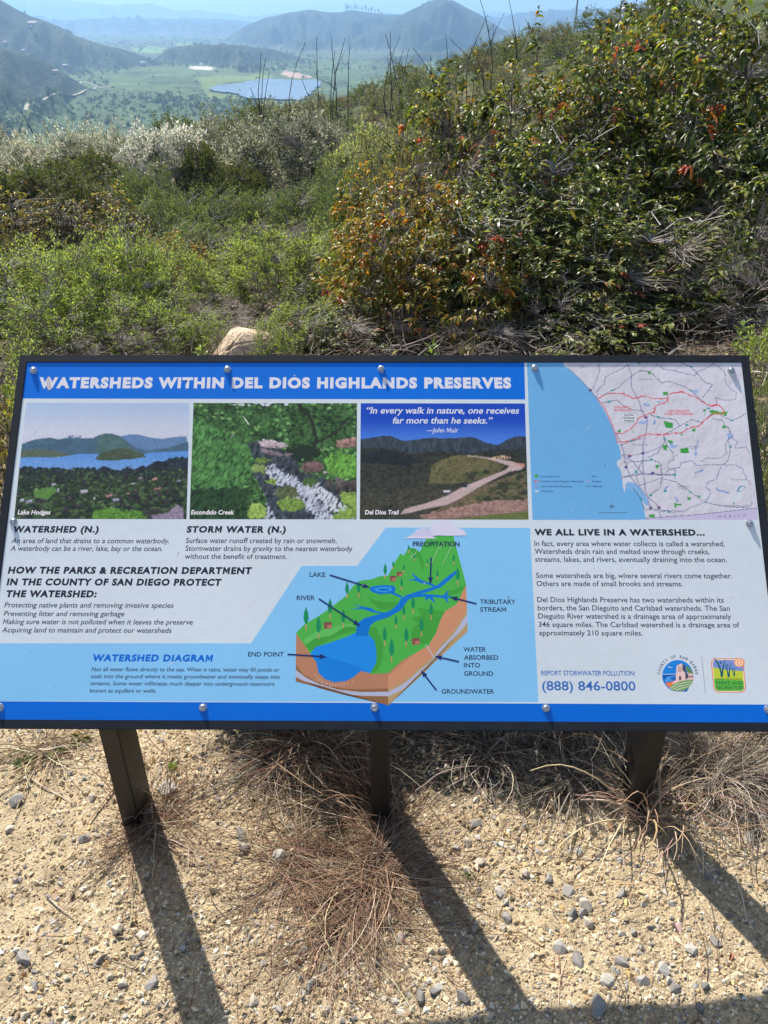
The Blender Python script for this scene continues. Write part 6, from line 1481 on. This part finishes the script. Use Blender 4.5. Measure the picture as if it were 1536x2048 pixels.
upright_weed(385, 4.5, .12, 9, (.20, .30, .06), 'small light green plant left of the boulder', 2)
upright_weed(1508, 4.2, .2, 14, (.16, .26, .05), 'leafy green plant beside the right corner of the sign', 3)
# dead leaves and a pale scrap
deadm = mat('dead_leaf', .75, .25, attr='col')
def dead(px, py, L_, W_, c, label, seed, nm='dead_leaf'):
    x, y = wp(px, py); rng = np.random.default_rng(seed)
    V, F, C = big_leaves(np.zeros((1, 3)), np.array([[1, 0, .15]]), np.array([L_]), np.array([W_]), np.array([c]), rng, .5, .6)
    o = link(nm, mesh_np(nm, V, F, deadm, C), loc=(x, y, szf(x, y)+.004)); o.rotation_euler = (rng.uniform(-.4, .4), rng.uniform(-.2, .4), rng.uniform(0, 6.28)); tag(o, label, 'leaf')
dead(1340, 1848, .042, .016, (.55, .38, .35), 'pale pink curled dead leaf on the gravel at the right', 1)
dead(1055, 1640, .05, .024, (.55, .45, .30), 'broad tan dead leaf between the middle and right posts', 2)
dead(1110, 1625, .04, .015, (.35, .20, .10), 'brown dead leaf beside the broad tan one', 3)
dead(1212, 1650, .04, .014, (.40, .24, .13), 'brown dead leaf near the wiry stems', 4)
dead(1500, 1665, .03, .022, (.62, .45, .24), 'round tan dead leaf at the right edge', 5)
dead(150, 1785, .03, .016, (.14, .09, .06), 'dark curled dead leaf left of the left post shadow', 6)
dead(232, 1800, .028, .012, (.62, .50, .32), 'pale straw coloured leaf beside the left post shadow', 7)
dead(605, 1935, .03, .014, (.42, .14, .06), 'rust red dead leaf at the lower edge of the dry grass', 8)
dead(45, 1950, .02, .012, (.30, .17, .08), 'small brown dead leaf near the lower left corner', 9)
dead(862, 1755, .035, .015, (.30, .19, .12), 'brown leaf beside the middle post shadow', 10)
dead(135, 2038, .03, .012, (.12, .13, .05), 'dark green fallen leaf at the lower left edge', 11)
dead(1460, 1910, .025, .01, (.42, .16, .09), 'reddish leaf scrap near the right edge', 12)
def stick(pts, r, c, label):
    P = np.array([[*wp(*q), 0] for q in pts]); P[:, 2] = sand_z(P[:, 0], P[:, 1])+r+.004
    Q = resample([tuple(p) for p in P], 14); V, F, C = tubes(Q[None], np.linspace(1, .5, 14)[None]*r, np.array([c]), 5)
    l = Q[0]; o = link('stick', mesh_np('stick', V-l, F, drym, C), loc=tuple(l)); tag(o, label, 'stick')
stick([(50, 1550), (90, 1580), (150, 1613)], .0024, (.52, .44, .33), 'pale bleached stick lying at the far left under the panel')
stick([(230, 1580), (205, 1615), (175, 1655)], .004, (.50, .37, .24), 'thick tan stick leaning against the left post foot')
stick([(100, 1800), (120, 1820), (146, 1838)], .0022, (.5, .43, .34), 'short grey stick left of the left post shadow')
stick([(1465, 1760), (1482, 1800), (1490, 1850)], .002, (.6, .52, .40), 'pale curved stick in the right post shadow')
